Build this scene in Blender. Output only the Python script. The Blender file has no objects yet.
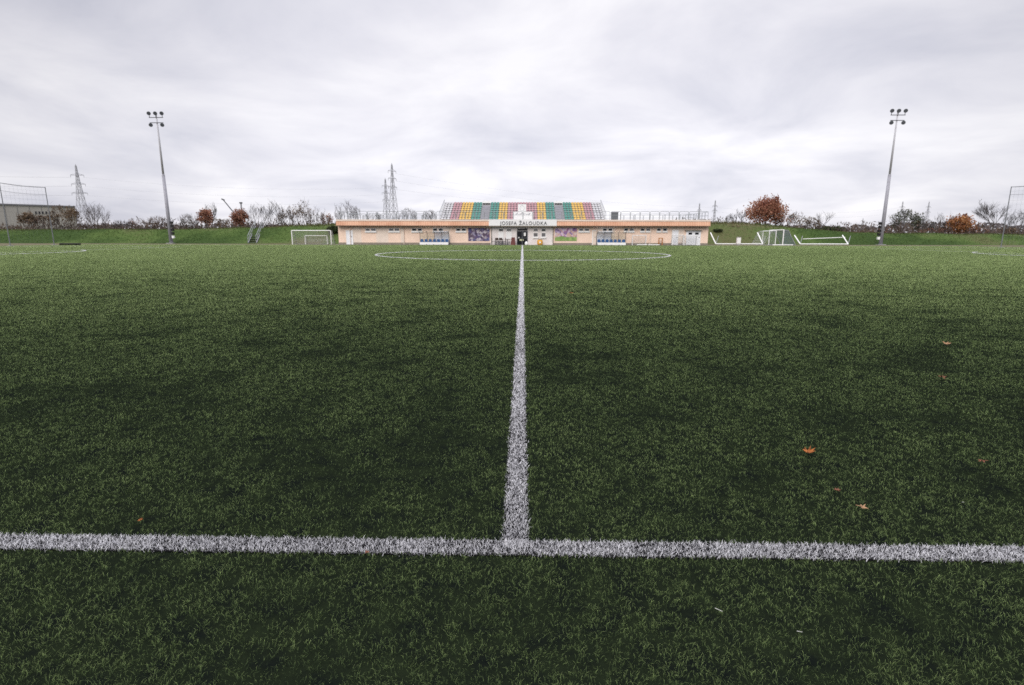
import bpy, math, random
import numpy as np
from mathutils import Vector, Matrix

random.seed(7)
rng = np.random.default_rng(11)
scene = bpy.context.scene
COL = scene.collection
R = math.radians

# ------------------------------------------------------------------ camera
F, W, H = 540.0, 1024.0, 685.0
CAM = Vector((0.021, 0.0, 1.15))
PITCH = math.atan((H / 2 - 236.0) / F)
YAW = R(1.09)
cam_mat = Matrix.Rotation(YAW, 4, 'Z') @ Matrix.Rotation(math.pi / 2 - PITCH, 4, 'X') @ Matrix.Rotation(R(0.1), 4, 'Z')
cd = bpy.data.cameras.new('camera')
cd.sensor_width = 36.0
cd.lens = 36.0 * F / W
cd.clip_start = 0.05
cd.clip_end = 20000
cam = bpy.data.objects.new('camera', cd)
COL.objects.link(cam)
cam.matrix_world = Matrix.Translation(CAM) @ cam_mat
scene.camera = cam


def ray(px, py):
    return (cam_mat.to_3x3() @ Vector(((px - W / 2) / F, -(py - H / 2) / F, -1.0))).normalized()


def at(px, py, Y):
    """point of the photograph at distance Y from the camera's line"""
    d = ray(px, py)
    return CAM + d * ((Y - CAM.y) / d.y)


def on_ground(px, py, z=0.0):
    d = ray(px, py)
    return CAM + d * ((z - CAM.z) / d.z)


# ------------------------------------------------------------------ helpers
def tag(o, label=None, cat=None, group=None, kind=None):
    if label: o['label'] = label
    if cat: o['category'] = cat
    if group: o['group'] = group
    if kind: o['kind'] = kind
    return o


def thing(name, loc, label, cat, group=None, rz=0.0):
    o = bpy.data.objects.new(name, None)
    COL.objects.link(o)
    o.location = loc
    o.rotation_euler = (0, 0, rz)
    o.empty_display_size = 0.2
    return tag(o, label, cat, group)


def world_loc(o):
    v = Vector((0, 0, 0))
    while o is not None:
        v += o.location
        o = o.parent
    return v


def copy_tree(o, parent=None):
    c = o.copy()
    COL.objects.link(c)
    if parent is not None:
        c.parent = parent
    for ch in list(o.children):
        copy_tree(ch, c)
    return c


class MB:
    """collects shapes in world coordinates and links them as one mesh"""
    def __init__(s):
        s.v, s.f = [], []

    def add(s, vs, fs):
        b = len(s.v)
        s.v += [tuple(p) for p in vs]
        s.f += [tuple(i + b for i in f) for f in fs]
        return s

    def box(s, x0, x1, y0, y1, z0, z1):
        vs = [(x0, y0, z0), (x1, y0, z0), (x1, y1, z0), (x0, y1, z0), (x0, y0, z1), (x1, y0, z1), (x1, y1, z1), (x0, y1, z1)]
        return s.add(vs, [(0, 3, 2, 1), (4, 5, 6, 7), (0, 1, 5, 4), (1, 2, 6, 5), (2, 3, 7, 6), (3, 0, 4, 7)])

    def bar(s, p, q, r0, r1=None, n=8, cap=True):
        p, q = Vector(p), Vector(q)
        r1 = r0 if r1 is None else r1
        d = q - p
        if d.length < 1e-6: return s
        d.normalize()
        a = d.orthogonal().normalized()
        b = d.cross(a)
        vs = []
        for c, r in ((p, r0), (q, r1)):
            for i in range(n):
                t = 2 * math.pi * (i + .5) / n
                vs.append(c + a * (r * math.cos(t)) + b * (r * math.sin(t)))
        fs = [(i, (i + 1) % n, n + (i + 1) % n, n + i) for i in range(n)]
        if cap:
            fs += [tuple(range(n - 1, -1, -1)), tuple(range(n, 2 * n))]
        return s.add(vs, fs)

    def path(s, pts, r, n=6):
        for a, b in zip(pts[:-1], pts[1:]):
            s.bar(a, b, r, n=n)
        return s

    def prism(s, poly, y0, y1):
        """polygon in XZ pushed along Y"""
        n = len(poly)
        vs = [(x, y0, z) for x, z in poly] + [(x, y1, z) for x, z in poly]
        fs = [(i, (i + 1) % n, n + (i + 1) % n, n + i) for i in range(n)] + [tuple(range(n - 1, -1, -1)), tuple(range(n, 2 * n))]
        return s.add(vs, fs)

    def build(s, name, m, parent=None, smooth=False, bevel=0.0):
        me = bpy.data.meshes.new(name)
        off = world_loc(parent) if parent else Vector((0, 0, 0))
        me.from_pydata([(x - off.x, y - off.y, z - off.z) for x, y, z in s.v], [], s.f)
        me.update()
        if smooth:
            me.shade_smooth()
        o = bpy.data.objects.new(name, me)
        COL.objects.link(o)
        if m: me.materials.append(m)
        if parent: o.parent = parent
        if bevel:
            md = o.modifiers.new('bevel', 'BEVEL')
            md.width = bevel
            md.segments = 2
            md.limit_method = 'ANGLE'
        return o


def new_mat(name):
    m = bpy.data.materials.new(name)
    m.use_nodes = True
    nt = m.node_tree
    return m, nt, nt.nodes['Principled BSDF']


def mat(name, col, rough=0.6, var=0.15, scale=3.0, metal=0.0, spec=0.3, bump=0.0, dirt=0.0):
    """one surface colour with uneven weathering"""
    m, nt, p = new_mat(name)
    N, L = nt.nodes.new, nt.links.new
    tc = N('ShaderNodeNewGeometry')
    nz = N('ShaderNodeTexNoise')
    nz.inputs['Scale'].default_value = scale
    nz.inputs['Detail'].default_value = 6
    nz.inputs['Roughness'].default_value = .65
    L(tc.outputs['Position'], nz.inputs['Vector'])
    mx = N('ShaderNodeMix'); mx.data_type = 'RGBA'
    mr = N('ShaderNodeMapRange')
    mr.inputs[1].default_value = .3; mr.inputs[2].default_value = .7
    L(nz.outputs[0], mr.inputs[0])
    L(mr.outputs[0], mx.inputs[0])
    mx.inputs[6].default_value = (*[c * (1 - var) for c in col], 1)
    mx.inputs[7].default_value = (*[min(1, c * (1 + var * .7)) for c in col], 1)
    L(mx.outputs[2], p.inputs['Base Color'])
    p.inputs['Roughness'].default_value = rough
    p.inputs['Metallic'].default_value = metal
    p.inputs['Specular IOR Level'].default_value = spec
    if bump:
        b = N('ShaderNodeBump'); b.inputs['Strength'].default_value = bump
        b.inputs['Distance'].default_value = .02
        L(nz.outputs[0], b.inputs['Height']); L(b.outputs[0], p.inputs['Normal'])
    return m


def ramp_mat(name, stops, scale, rough=.8, detail=8, coords='Position', stretch=(1, 1, 1), bump=0.0, spec=.15, lac=2.0):
    m, nt, p = new_mat(name)
    N, L = nt.nodes.new, nt.links.new
    tc = N('ShaderNodeNewGeometry')
    mp = N('ShaderNodeMapping'); mp.inputs['Scale'].default_value = stretch
    L(tc.outputs['Position'], mp.inputs['Vector'])
    nz = N('ShaderNodeTexNoise'); nz.inputs['Scale'].default_value = scale
    nz.inputs['Detail'].default_value = detail; nz.inputs['Roughness'].default_value = .62
    L(mp.outputs[0], nz.inputs['Vector'])
    cr = N('ShaderNodeValToRGB')
    e = cr.color_ramp.elements
    while len(e) < len(stops): e.new(.5)
    for el, (pos, c) in zip(e, stops):
        el.position = pos; el.color = (*c, 1)
    L(nz.outputs[0], cr.inputs[0]); L(cr.outputs[0], p.inputs['Base Color'])
    p.inputs['Roughness'].default_value = rough
    p.inputs['Specular IOR Level'].default_value = spec
    if bump:
        b = N('ShaderNodeBump'); b.inputs['Strength'].default_value = bump; b.inputs['Distance'].default_value = .05
        L(nz.outputs[0], b.inputs['Height']); L(b.outputs[0], p.inputs['Normal'])
    return m


# ------------------------------------------------------------------ materials
M = {}
M['peach'] = mat('peach_render', (.80, .61, .49), .8, .09, 1.3, bump=.15)
M['peach_pale'] = mat('pale_peach_render', (.73, .62, .53), .8, .1, 1.3)
M['white_wall'] = mat('white_render', (.72, .67, .65), .8, .08, 1.5)
M['white'] = mat('white_paint', (.78, .78, .77), .45, .06, 4)
M['white_door'] = mat('white_door_paint', (.76, .77, .80), .5, .05, 3)
M['plinth'] = mat('grey_plinth', (.24, .21, .17), .9, .25, 3)
M['soffit'] = mat('brown_soffit', (.17, .11, .075), .8, .15, 3)
M['concrete'] = mat('concrete', (.34, .34, .34), .85, .2, 2.5, bump=.2)
M['paving'] = mat('paving', (.20, .19, .165), .9, .3, 1.2)
M['rail'] = mat('galvanised_rail', (.27, .29, .30), .5, .12, 5, metal=.1)
M['steel'] = mat('galvanised_steel', (.30, .30, .335), .6, .15, 2, metal=.05)
M['pole_pale'] = mat('pale_galvanised_pole', (.45, .45, .48), .6, .12, 2)
M['net_post'] = mat('grey_net_post', (.17, .18, .19), .6, .15, 2)
M['dark_steel'] = mat('dark_steel', (.085, .09, .10), .5, .2, 3)
M['black'] = mat('black_paint', (.012, .012, .013), .55, .2, 4)
M['lamp_glass'] = mat('lamp_glass', (.12, .13, .15), .15, .1, 4, spec=.6)
M['net'] = mat('net_cord', (.55, .57, .56), .8, .1, 5)
M['blue_net'] = mat('grey_blue_net', (.13, .16, .20), .8, .1, 5)
M['net_dark'] = mat('dark_net_cord', (.16, .17, .18), .8, .1, 5)
M['blue'] = mat('blue_plastic', (.035, .10, .24), .4, .1, 3)
M['orange_yellow'] = mat('orange_plastic', (.70, .36, .055), .5, .12, 3)
M['orange_brown'] = mat('orange_brown_paint', (.42, .17, .045), .5, .12, 3)
M['brown_wood'] = mat('dark_wood', (.055, .035, .028), .7, .3, 5)
M['red_brown'] = mat('red_brown_board', (.115, .035, .03), .7, .2, 3)
M['letter'] = mat('dark_letter_paint', (.11, .11, .12), .5, .1, 3)
M['hall'] = mat('beige_cladding', (.34, .325, .30), .8, .1, .25)
M['hall_top'] = mat('grey_roof_edge', (.14, .14, .15), .7, .1, .5)
M['bark'] = mat('bark', (.085, .072, .065), .9, .3, 3)
M['twig'] = mat('twigs', (.060, .050, .048), .9, .3, .8)
M['twig_brown'] = mat('brown_twigs', (.070, .048, .036), .9, .35, .8)
M['twig_grey'] = mat('grey_twigs', (.048, .044, .045), .9, .25, .8)
M['rubber'] = mat('black_rubber', (.018, .016, .014), .8, .3, 4)
M['pylon'] = mat('pylon_steel', (.36, .37, .40), .6, .1, .2)
M['seat_white'] = mat('white_seat_plastic', (.50, .50, .52), .4, .08, 2)
M['seat_pink'] = mat('faded_pink_seat_plastic', (.43, .25, .28), .45, .15, 2)
M['seat_yellow'] = mat('yellow_seat_plastic', (.60, .40, .11), .4, .1, 2)
M['seat_green'] = mat('teal_seat_plastic', (.08, .25, .215), .4, .12, 2)

# dark glazing
m, nt, p = new_mat('window_glass')
p.inputs['Base Color'].default_value = (.012, .013, .016, 1); p.inputs['Roughness'].default_value = .08; p.inputs['Specular IOR Level'].default_value = .2
M['glass'] = m
m, nt, p = new_mat('grey_glazing')
p.inputs['Base Color'].default_value = (.13, .125, .13, 1); p.inputs['Roughness'].default_value = .15
M['glass_grey'] = m


def clear_panel(name, col, alpha):
    m, nt, p = new_mat(name)
    p.inputs['Base Color'].default_value = (*col, 1)
    p.inputs['Roughness'].default_value = .25
    p.inputs['Alpha'].default_value = alpha
    return m


M['poly_blue'] = clear_panel('milky_polycarbonate', (.62, .68, .76), .72)
M['poly_clear'] = clear_panel('clear_polycarbonate', (.72, .66, .50), .42)

# tiled fascia with upright joints
m, nt, p = new_mat('terracotta_fascia')
N, L = nt.nodes.new, nt.links.new
g = N('ShaderNodeNewGeometry')
wv = N('ShaderNodeTexWave'); wv.inputs['Scale'].default_value = 1.05; wv.inputs['Distortion'].default_value = .6
wv.inputs['Detail'].default_value = 1
L(g.outputs['Position'], wv.inputs['Vector'])
nz = N('ShaderNodeTexNoise'); nz.inputs['Scale'].default_value = 1.1; nz.inputs['Detail'].default_value = 6
L(g.outputs['Position'], nz.inputs['Vector'])
ad = N('ShaderNodeMath'); ad.operation = 'MULTIPLY_ADD'; ad.inputs[1].default_value = .25
L(wv.outputs['Fac'], ad.inputs[0]); L(nz.outputs[0], ad.inputs[2])
cr = N('ShaderNodeValToRGB')
cr.color_ramp.elements[0].position = .3; cr.color_ramp.elements[0].color = (.48, .235, .14, 1)
cr.color_ramp.elements[1].position = .85; cr.color_ramp.elements[1].color = (.68, .41, .275, 1)
L(ad.outputs[0], cr.inputs[0]); L(cr.outputs[0], p.inputs['Base Color']); p.inputs['Roughness'].default_value = .8
bp = N('ShaderNodeBump'); bp.inputs['Strength'].default_value = .5; bp.inputs['Distance'].default_value = .03
L(wv.outputs['Fac'], bp.inputs['Height']); L(bp.outputs[0], p.inputs['Normal'])
M['fascia'] = m

M['dry_ground'] = ramp_mat('dry_ground', [(.3, (.075, .066, .036)), (.5, (.125, .105, .062)), (.7, (.085, .098, .04))], .35, bump=.3)
M['soil'] = ramp_mat('infill', [(.34, (.006, .008, .007)), (.52, (.010, .014, .008)), (.72, (.014, .020, .010))], 9, bump=.6, detail=10, spec=.0, rough=1)


# ------------------------------------------------------------------ noise for numpy
def vnoise(x, y, cell, seed):
    r = np.random.default_rng(seed)
    n = 512
    g = r.random((n, n))
    u, v = x / cell + 200.3, y / cell + 200.7
    iu, iv = np.floor(u).astype(int), np.floor(v).astype(int)
    fu, fv = u - iu, v - iv
    fu = fu * fu * (3 - 2 * fu); fv = fv * fv * (3 - 2 * fv)
    a = g[iu % n, iv % n]; b = g[(iu + 1) % n, iv % n]
    c = g[iu % n, (iv + 1) % n]; d = g[(iu + 1) % n, (iv + 1) % n]
    return (a * (1 - fu) + b * fu) * (1 - fv) + (c * (1 - fu) + d * fu) * fv


def fbm(x, y, cell, seed, octaves=4):
    t, a, s = 0, 1.0, 0
    for i in range(octaves):
        t = t + a * vnoise(x, y, cell / 2 ** i, seed + i); s += a; a *= .55
    return t / s


# ------------------------------------------------------------------ ground, pitch, markings
def sheet(name, x0, x1, y0, y1, z, m, label=None):
    mb = MB().add([(x0, y0, z), (x1, y0, z), (x1, y1, z), (x0, y1, z)], [(0, 1, 2, 3)])
    return tag(mb.build(name, m), kind='structure')


T0, T1 = 1.834, 68.6              # near and far touchline
YC = (T0 + T1) / 2
HL = 51.3
LW = 0.10
sheet('ground', -4000, 4000, -3000, 7000, -.030, M['dry_ground'])
sheet('pitch', -57, 57, -6, 70.3, 0.0, M['soil'])
sheet('paving', -24.5, 24.7, 70.6, 72.0, .02, M['paving'])

line_m = mat('line_paint', (.012, .012, .013), .95, .5, 60, spec=0)
lines = []            # polylines (centre lines of the markings)
lines.append(('touchline', [(-HL, T0), (HL, T0)]))
lines.append(('far_touchline', [(-HL, T1), (HL, T1)]))
lines.append(('halfway_line', [(0, T0), (0, T1)]))
for s, nm in ((-1, 'goal_line'), (1, 'goal_line')):
    lines.append((nm, [(s * HL, T0), (s * HL, T1)]))
    lines.append(('penalty_area_line', [(s * HL, YC - 20.16), (s * (HL - 16.5), YC - 20.16), (s * (HL - 16.5), YC + 20.16), (s * HL, YC + 20.16)]))
    lines.append(('goal_area_line', [(s * HL, YC - 9.16), (s * (HL - 5.5), YC - 9.16), (s * (HL - 5.5), YC + 9.16), (s * HL, YC + 9.16)]))
    a0 = math.acos(5.5 / 9.15)
    lines.append(('penalty_arc', [(s * (HL - 11 - 9.15 * math.cos(t)), YC + 9.15 * math.sin(t)) for t in np.linspace(-a0, a0, 30)]))
lines.append(('centre_circle', [(9.15 * math.cos(t), YC + 9.15 * math.sin(t)) for t in np.linspace(0, 2 * math.pi, 97)]))
for i, (nm, pl) in enumerate(lines):
    mb = MB()
    z = .004 + .0012 * i / 13
    for (ax, ay), (bx, by) in zip(pl[:-1], pl[1:]):
        dx, dy = bx - ax, by - ay
        ln = math.hypot(dx, dy)
        nx, ny = -dy / ln * LW / 2, dx / ln * LW / 2
        mb.add([(ax - nx, ay - ny, z), (bx - nx, by - ny, z), (bx + nx, by + ny, z), (ax + nx, ay + ny, z)], [(0, 1, 2, 3)])
    tag(mb.build(nm, line_m), kind='structure')


def line_dist(x, y):
    """distance to the closest marking"""
    dmin = np.full(x.shape, 99.0)
    for nm, pl in lines:
        if nm in ('centre_circle',):
            d = np.abs(np.hypot(x, y - YC) - 9.15)
            dmin = np.minimum(dmin, d); continue
        if nm == 'penalty_arc':
            s = np.sign(pl[0][0])
            cx = s * (HL - 11)
            d = np.abs(np.hypot(x - cx, y - YC) - 9.15)
            d = np.where(np.abs(x) < HL - 16.5, d, 99)
            dmin = np.minimum(dmin, d); continue
        for (ax, ay), (bx, by) in zip(pl[:-1], pl[1:]):
            dx, dy = bx - ax, by - ay
            t = np.clip(((x - ax) * dx + (y - ay) * dy) / (dx * dx + dy * dy), 0, 1)
            dmin = np.minimum(dmin, np.hypot(x - ax - t * dx, y - ay - t * dy))
    return dmin


def blades_mesh(name, x, y, hgt, wid, tint, near_d, m, lean=1.0, root_t=.25):
    """curved blades close by, single triangles further away; one mesh"""
    n = len(x)
    ang = rng.random(n) * 2 * np.pi
    la = ang + rng.normal(0, .7, n) + np.pi / 2
    ln = hgt * (.25 + 1.0 * rng.random(n)) * lean
    wx, wy = np.cos(ang) * wid / 2, np.sin(ang) * wid / 2
    lx, ly = np.cos(la) * ln, np.sin(la) * ln
    near = y * (1 + rng.normal(0, .2, n)).clip(.4, 2) < near_d
    i = np.where(near)[0]
    k = len(i)
    V = np.zeros((k, 5, 3))
    V[:, 0] = np.c_[x[i] - wx[i], y[i] - wy[i], np.full(k, .001)]
    V[:, 1] = np.c_[x[i] + wx[i], y[i] + wy[i], np.full(k, .001)]
    V[:, 2] = np.c_[x[i] - wx[i] * .85 + lx[i] * .3, y[i] - wy[i] * .85 + ly[i] * .3, hgt[i] * .62]
    V[:, 3] = np.c_[x[i] + wx[i] * .85 + lx[i] * .3, y[i] + wy[i] * .85 + ly[i] * .3, hgt[i] * .62]
    V[:, 4] = np.c_[x[i] + lx[i], y[i] + ly[i], hgt[i] * .9]
    T = (np.arange(k) * 5)[:, None, None] + np.array([[0, 1, 3], [0, 3, 2], [2, 3, 4]])[None]
    j = np.where(~near)[0]
    q = len(j)
    U = np.zeros((q, 3, 3))
    U[:, 0] = np.c_[x[j] - wx[j], y[j] - wy[j], np.full(q, .001)]
    U[:, 1] = np.c_[x[j] + wx[j], y[j] + wy[j], np.full(q, .001)]
    U[:, 2] = np.c_[x[j] + lx[j] * 1.25, y[j] + ly[j] * 1.25, hgt[j] * .85]
    TU = k * 5 + np.arange(q * 3).reshape(q, 3)
    verts = np.concatenate([V.reshape(-1, 3), U.reshape(-1, 3)]).astype(np.float32)
    tris = np.concatenate([T.reshape(-1, 3), TU]).astype(np.int32)
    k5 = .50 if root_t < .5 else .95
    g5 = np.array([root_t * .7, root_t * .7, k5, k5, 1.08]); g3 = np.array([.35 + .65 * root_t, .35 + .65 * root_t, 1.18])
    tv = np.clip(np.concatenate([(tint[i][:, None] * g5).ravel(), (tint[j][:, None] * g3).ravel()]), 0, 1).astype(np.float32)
    me = bpy.data.meshes.new(name)
    me.vertices.add(len(verts)); me.vertices.foreach_set('co', verts.ravel())
    me.loops.add(tris.size); me.loops.foreach_set('vertex_index', tris.ravel())
    me.polygons.add(len(tris)); me.polygons.foreach_set('loop_start', np.arange(len(tris), dtype=np.int32) * 3)
    me.update(calc_edges=True)
    a = me.attributes.new('tint', 'FLOAT', 'POINT'); a.data.foreach_set('value', tv)
    me.materials.append(m)
    o = bpy.data.objects.new(name, me)
    COL.objects.link(o)
    return o


def blade_mat(name, stops, transl=.25, rough=.6, spec=.14):
    m, nt, p = new_mat(name)
    N, L = nt.nodes.new, nt.links.new
    at_ = N('ShaderNodeAttribute'); at_.attribute_name = 'tint'
    cr = N('ShaderNodeValToRGB')
    e = cr.color_ramp.elements
    while len(e) < len(stops): e.new(.5)
    for el, (pos, c) in zip(e, stops):
        el.position = pos; el.color = (*c, 1)
    L(at_.outputs['Fac'], cr.inputs[0]); L(cr.outputs[0], p.inputs['Base Color'])
    p.inputs['Roughness'].default_value = rough
    p.inputs['Specular IOR Level'].default_value = spec
    if transl:
        tr = N('ShaderNodeBsdfTranslucent'); L(cr.outputs[0], tr.inputs[0])
        ms = N('ShaderNodeMixShader'); ms.inputs[0].default_value = transl
        L(p.outputs[0], ms.inputs[1]); L(tr.outputs[0], ms.inputs[2])
        L(ms.outputs[0], nt.nodes['Material Output'].inputs[0])
    return m


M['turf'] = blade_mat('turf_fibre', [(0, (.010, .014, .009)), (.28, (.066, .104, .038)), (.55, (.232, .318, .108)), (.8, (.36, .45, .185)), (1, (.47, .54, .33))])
M['turf_white'] = blade_mat('white_turf_fibre', [(0, (.45, .45, .48)), (1, (.86, .86, .88))], .15)

NB = 3700000
s = np.sqrt(.4) + (np.sqrt(70.2) - np.sqrt(.4)) * rng.random(NB) ** 1.0
yy = s * s
half = np.minimum(1.0 * yy * 1.12 + 3.2, 56.5)
xx = (rng.random(NB) * 2 - 1) * half
# close by the fibres stand in tufts with infill between them
nr_ = yy < 7
jj = np.where(nr_)[0]
grp = 3
ng = len(jj) // grp
seedx = np.repeat(xx[jj[:ng]], grp); seedy = np.repeat(yy[jj[:ng]], grp)
sp_ = .0065 * np.maximum(seedy, 1.5) / 2
xx[jj[:ng * grp]] = seedx + rng.normal(0, 1, ng * grp) * sp_
yy[jj[:ng * grp]] = np.maximum(seedy + rng.normal(0, 1, ng * grp) * sp_, .3)
big = fbm(xx, yy, 9.0, 3, 3)
med = fbm(xx, yy, .46, 21, 5)
fine = fbm(xx, yy, .16, 40, 2)
bare = np.clip((.45 - med) * 6 + (.5 - big) * .4, 0, 1) * np.clip(5 / yy, .03, 1)            # worn, infill showing
keep = rng.random(NB) > np.clip(bare * .36 + .05 * np.clip((4.5 - yy) / 3, 0, 1), 0, .85)
keep &= line_dist(xx, yy) > LW / 2 - .004
xx, yy, big, med, fine, bare = [a[keep] for a in (xx, yy, big, med, fine, bare)]
n = len(xx)
wid = .00115 * (np.maximum(yy, 1.2) / 2) ** .85 * (1 + np.clip((yy - 4) / 20, 0, .9)) * (.7 + .6 * rng.random(n))
hgt = (.009 + .008 * rng.random(n)) * (1 - .2 * bare) * np.clip(1 + (yy - 4) / 40, .95, 1.6)
tint = .50 + .16 * (big - .5) + .30 * (fine - .5) + rng.normal(0, .17, n) + .15 - .15 * bare + .28 * (med - .5) * np.clip(12 / yy, .2, 1)
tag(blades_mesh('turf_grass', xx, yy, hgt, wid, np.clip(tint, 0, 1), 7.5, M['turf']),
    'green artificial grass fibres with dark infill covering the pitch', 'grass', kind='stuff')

# white fibres of the markings
wx_, wy_, wf_ = [], [], []
for nm, pl in lines:
    for (ax, ay), (bx, by) in zip(pl[:-1], pl[1:]):
        ln = math.hypot(bx - ax, by - ay)
        steps = max(1, int(ln / .25))
        for k in range(steps):
            t = (k + .5) / steps
            cx, cy = ax + (bx - ax) * t, ay + (by - ay) * t
            if abs(cx) > cy * 1.15 + 3.2: continue
            dens = 52000 * (2 / max(cy, 1.6)) ** 1.12
            cnt = rng.poisson(dens * (ln / steps) * LW)
            if cnt == 0: continue
            u = (rng.random(cnt) - .5) * ln / steps
            v = (rng.random(cnt) - .5) * LW * .95 + rng.normal(0, .005, cnt)
            ex, ey = (bx - ax) / ln, (by - ay) / ln
            wf_.append(np.full(cnt, 1.0 if nm in ('touchline', 'halfway_line', 'centre_circle') else (.8 if nm == 'penalty_arc' else .45)))
            wx_.append(cx + ex * u - ey * v); wy_.append(cy + ey * u + ex * v)
wx_, wy_ = np.concatenate(wx_), np.concatenate(wy_)
n = len(wx_)
wid = .00135 * (np.maximum(wy_, 1.4) / 2) ** .95 * (.7 + .6 * rng.random(n))
hgt = (.010 + .008 * rng.random(n)) * np.clip(1 + (wy_ - 4) / 13, .95, 3.0)
hgt *= np.concatenate(wf_)
worn = fbm(wx_, wy_, .35, 77, 3)
kp = rng.random(n) > np.clip((.50 - worn) * 3, 0, .22) * np.clip(6 / wy_, 0, 1)
wx_, wy_, wid, hgt = wx_[kp], wy_[kp], wid[kp], hgt[kp]
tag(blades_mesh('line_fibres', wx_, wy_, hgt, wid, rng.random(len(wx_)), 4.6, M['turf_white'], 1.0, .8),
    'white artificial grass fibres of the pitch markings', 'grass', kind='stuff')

# ------------------------------------------------------------------ embankment
BX = [-400, -110, -70, -52, -36, -25, 25, 34, 44, 52, 80, 400]
BH = [1.9, 1.9, 2.0, 2.15, 2.6, 3.0, 3.1, 3.1, 2.4, 1.65, 1.45, 1.3]


def bank(x, y):
    x, y = np.asarray(x, float), np.asarray(y, float)
    h = np.interp(x, BX, BH)
    t = np.clip((y - 80) / 7.0, 0, 1)
    t = t * t * (3 - 2 * t) * .75 + t * .25
    b = np.clip((150 - y) / 45, 0, 1)
    return (h * t + .30 * (fbm(x, y, 5.0, 91, 3) - .5) * t * 1.2) * b - .02


def bank_z(x, y): return float(bank(np.array([x]), np.array([y]))[0])


gx = np.arange(-190, 191, 1.3); gy = np.concatenate([np.arange(79.4, 92, .55), np.arange(92, 152, 3.0)])
GX, GY = np.meshgrid(gx, gy)
GZ = bank(GX, GY)
vs = np.c_[GX.ravel(), GY.ravel(), GZ.ravel()]
nx_ = len(gx)
fs = [(r * nx_ + c, r * nx_ + c + 1, (r + 1) * nx_ + c + 1, (r + 1) * nx_ + c) for r in range(len(gy) - 1) for c in range(nx_ - 1)]
me = bpy.data.meshes.new('embankment'); me.from_pydata(vs.tolist(), [], fs); me.shade_smooth()
dry = np.clip((fbm(GX, GY, 6, 55, 4) - .5) * 2.6 + np.clip((GY - 85.6) / 2.5, 0, 1) * .75 + .15, 0, 1)
nearb = np.exp(-((GX - 31) / 8.5) ** 2) * .55 + np.exp(-((GX + 30) / 7) ** 2) * .35
dry = np.clip(dry * .55 + nearb * (.6 + fbm(GX, GY, 2.5, 57, 3) * .7), 0, 1)
a = me.attributes.new('tint', 'FLOAT', 'POINT'); a.data.foreach_set('value', dry.ravel().astype(np.float32))
m, nt, p = new_mat('bank_grass')
N, L = nt.nodes.new, nt.links.new
at_ = N('ShaderNodeAttribute'); at_.attribute_name = 'tint'
nz = N('ShaderNodeTexNoise'); nz.inputs['Scale'].default_value = 2.2; nz.inputs['Detail'].default_value = 9; nz.inputs['Roughness'].default_value = .7
g = N('ShaderNodeNewGeometry'); L(g.outputs['Position'], nz.inputs['Vector'])
ad = N('ShaderNodeMath'); ad.operation = 'MULTIPLY_ADD'; ad.inputs[1].default_value = .9
sb = N('ShaderNodeMath'); sb.operation = 'SUBTRACT'; sb.inputs[1].default_value = .45
L(at_.outputs['Fac'], sb.inputs[0]); L(nz.outputs[0], ad.inputs[0]); L(sb.outputs[0], ad.inputs[2])
cr = N('ShaderNodeValToRGB'); e = cr.color_ramp.elements
for q in range(2): e.new(.5)
for el, (pos, c) in zip(e, [(0, (.034, .060, .017)), (.28, (.068, .106, .030)), (.55, (.088, .096, .042)), (.9, (.115, .092, .054))]):
    el.position = pos; el.color = (*c, 1)
L(ad.outputs[0], cr.inputs[0]); L(cr.outputs[0], p.inputs['Base Color']); p.inputs['Roughness'].default_value = .95
p.inputs['Specular IOR Level'].default_value = .05
bp = N('ShaderNodeBump'); bp.inputs['Strength'].default_value = .8; bp.inputs['Distance'].default_value = .15
L(nz.outputs[0], bp.inputs['Height']); L(bp.outputs[0], p.inputs['Normal'])
me.materials.append(m)
o = bpy.data.objects.new('embankment', me); COL.objects.link(o); tag(o, kind='structure')

# rough grass standing on the bank and its crest
M['rough'] = blade_mat('rough_grass_blades', [(0, (.036, .064, .018)), (.4, (.075, .108, .033)), (.65, (.10, .09, .042)), (1, (.16, .125, .075))], .2, .8, .05)
nb = 60000
x = rng.random(nb) * 240 - 120
y = 80.2 + 12 * rng.random(nb) ** .8
ok = (np.abs(x) > 24.2) | (y > 85)
x, y = x[ok], y[ok]; nb = len(x)
z = bank(x, y)
crest = np.clip((y - 85) / 2.5, 0, 1)
near_b = np.exp(-((x - 31) / 9) ** 2) + .6 * np.exp(-((x + 34) / 11) ** 2)
hgt = (.08 + .10 * rng.random(nb)) + crest * .30 * rng.random(nb) * (.4 + 1.6 * np.clip(near_b, 0, 1)) * fbm(x, y, 3, 61, 2) * 2
tint = np.clip(.22 + .38 * crest * rng.random(nb) + .55 * near_b * rng.random(nb) + .5 * (fbm(x, y, 4, 63, 3) - .5) + rng.normal(0, .08, nb), 0, 1)
o = blades_mesh('rough_grass', x, y, hgt, .05 + .06 * rng.random(nb), tint, -1, M['rough'], .7, .8)
co = np.zeros(len(o.data.vertices) * 3, np.float32); o.data.vertices.foreach_get('co', co)
co = co.reshape(-1, 3, 3); co[:, :, 2] += z[:, None] - .01
o.data.vertices.foreach_set('co', co.ravel()); o.data.update()
tag(o, 'rough green and straw-coloured grass growing over the bank', 'grass', kind='stuff')

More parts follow.
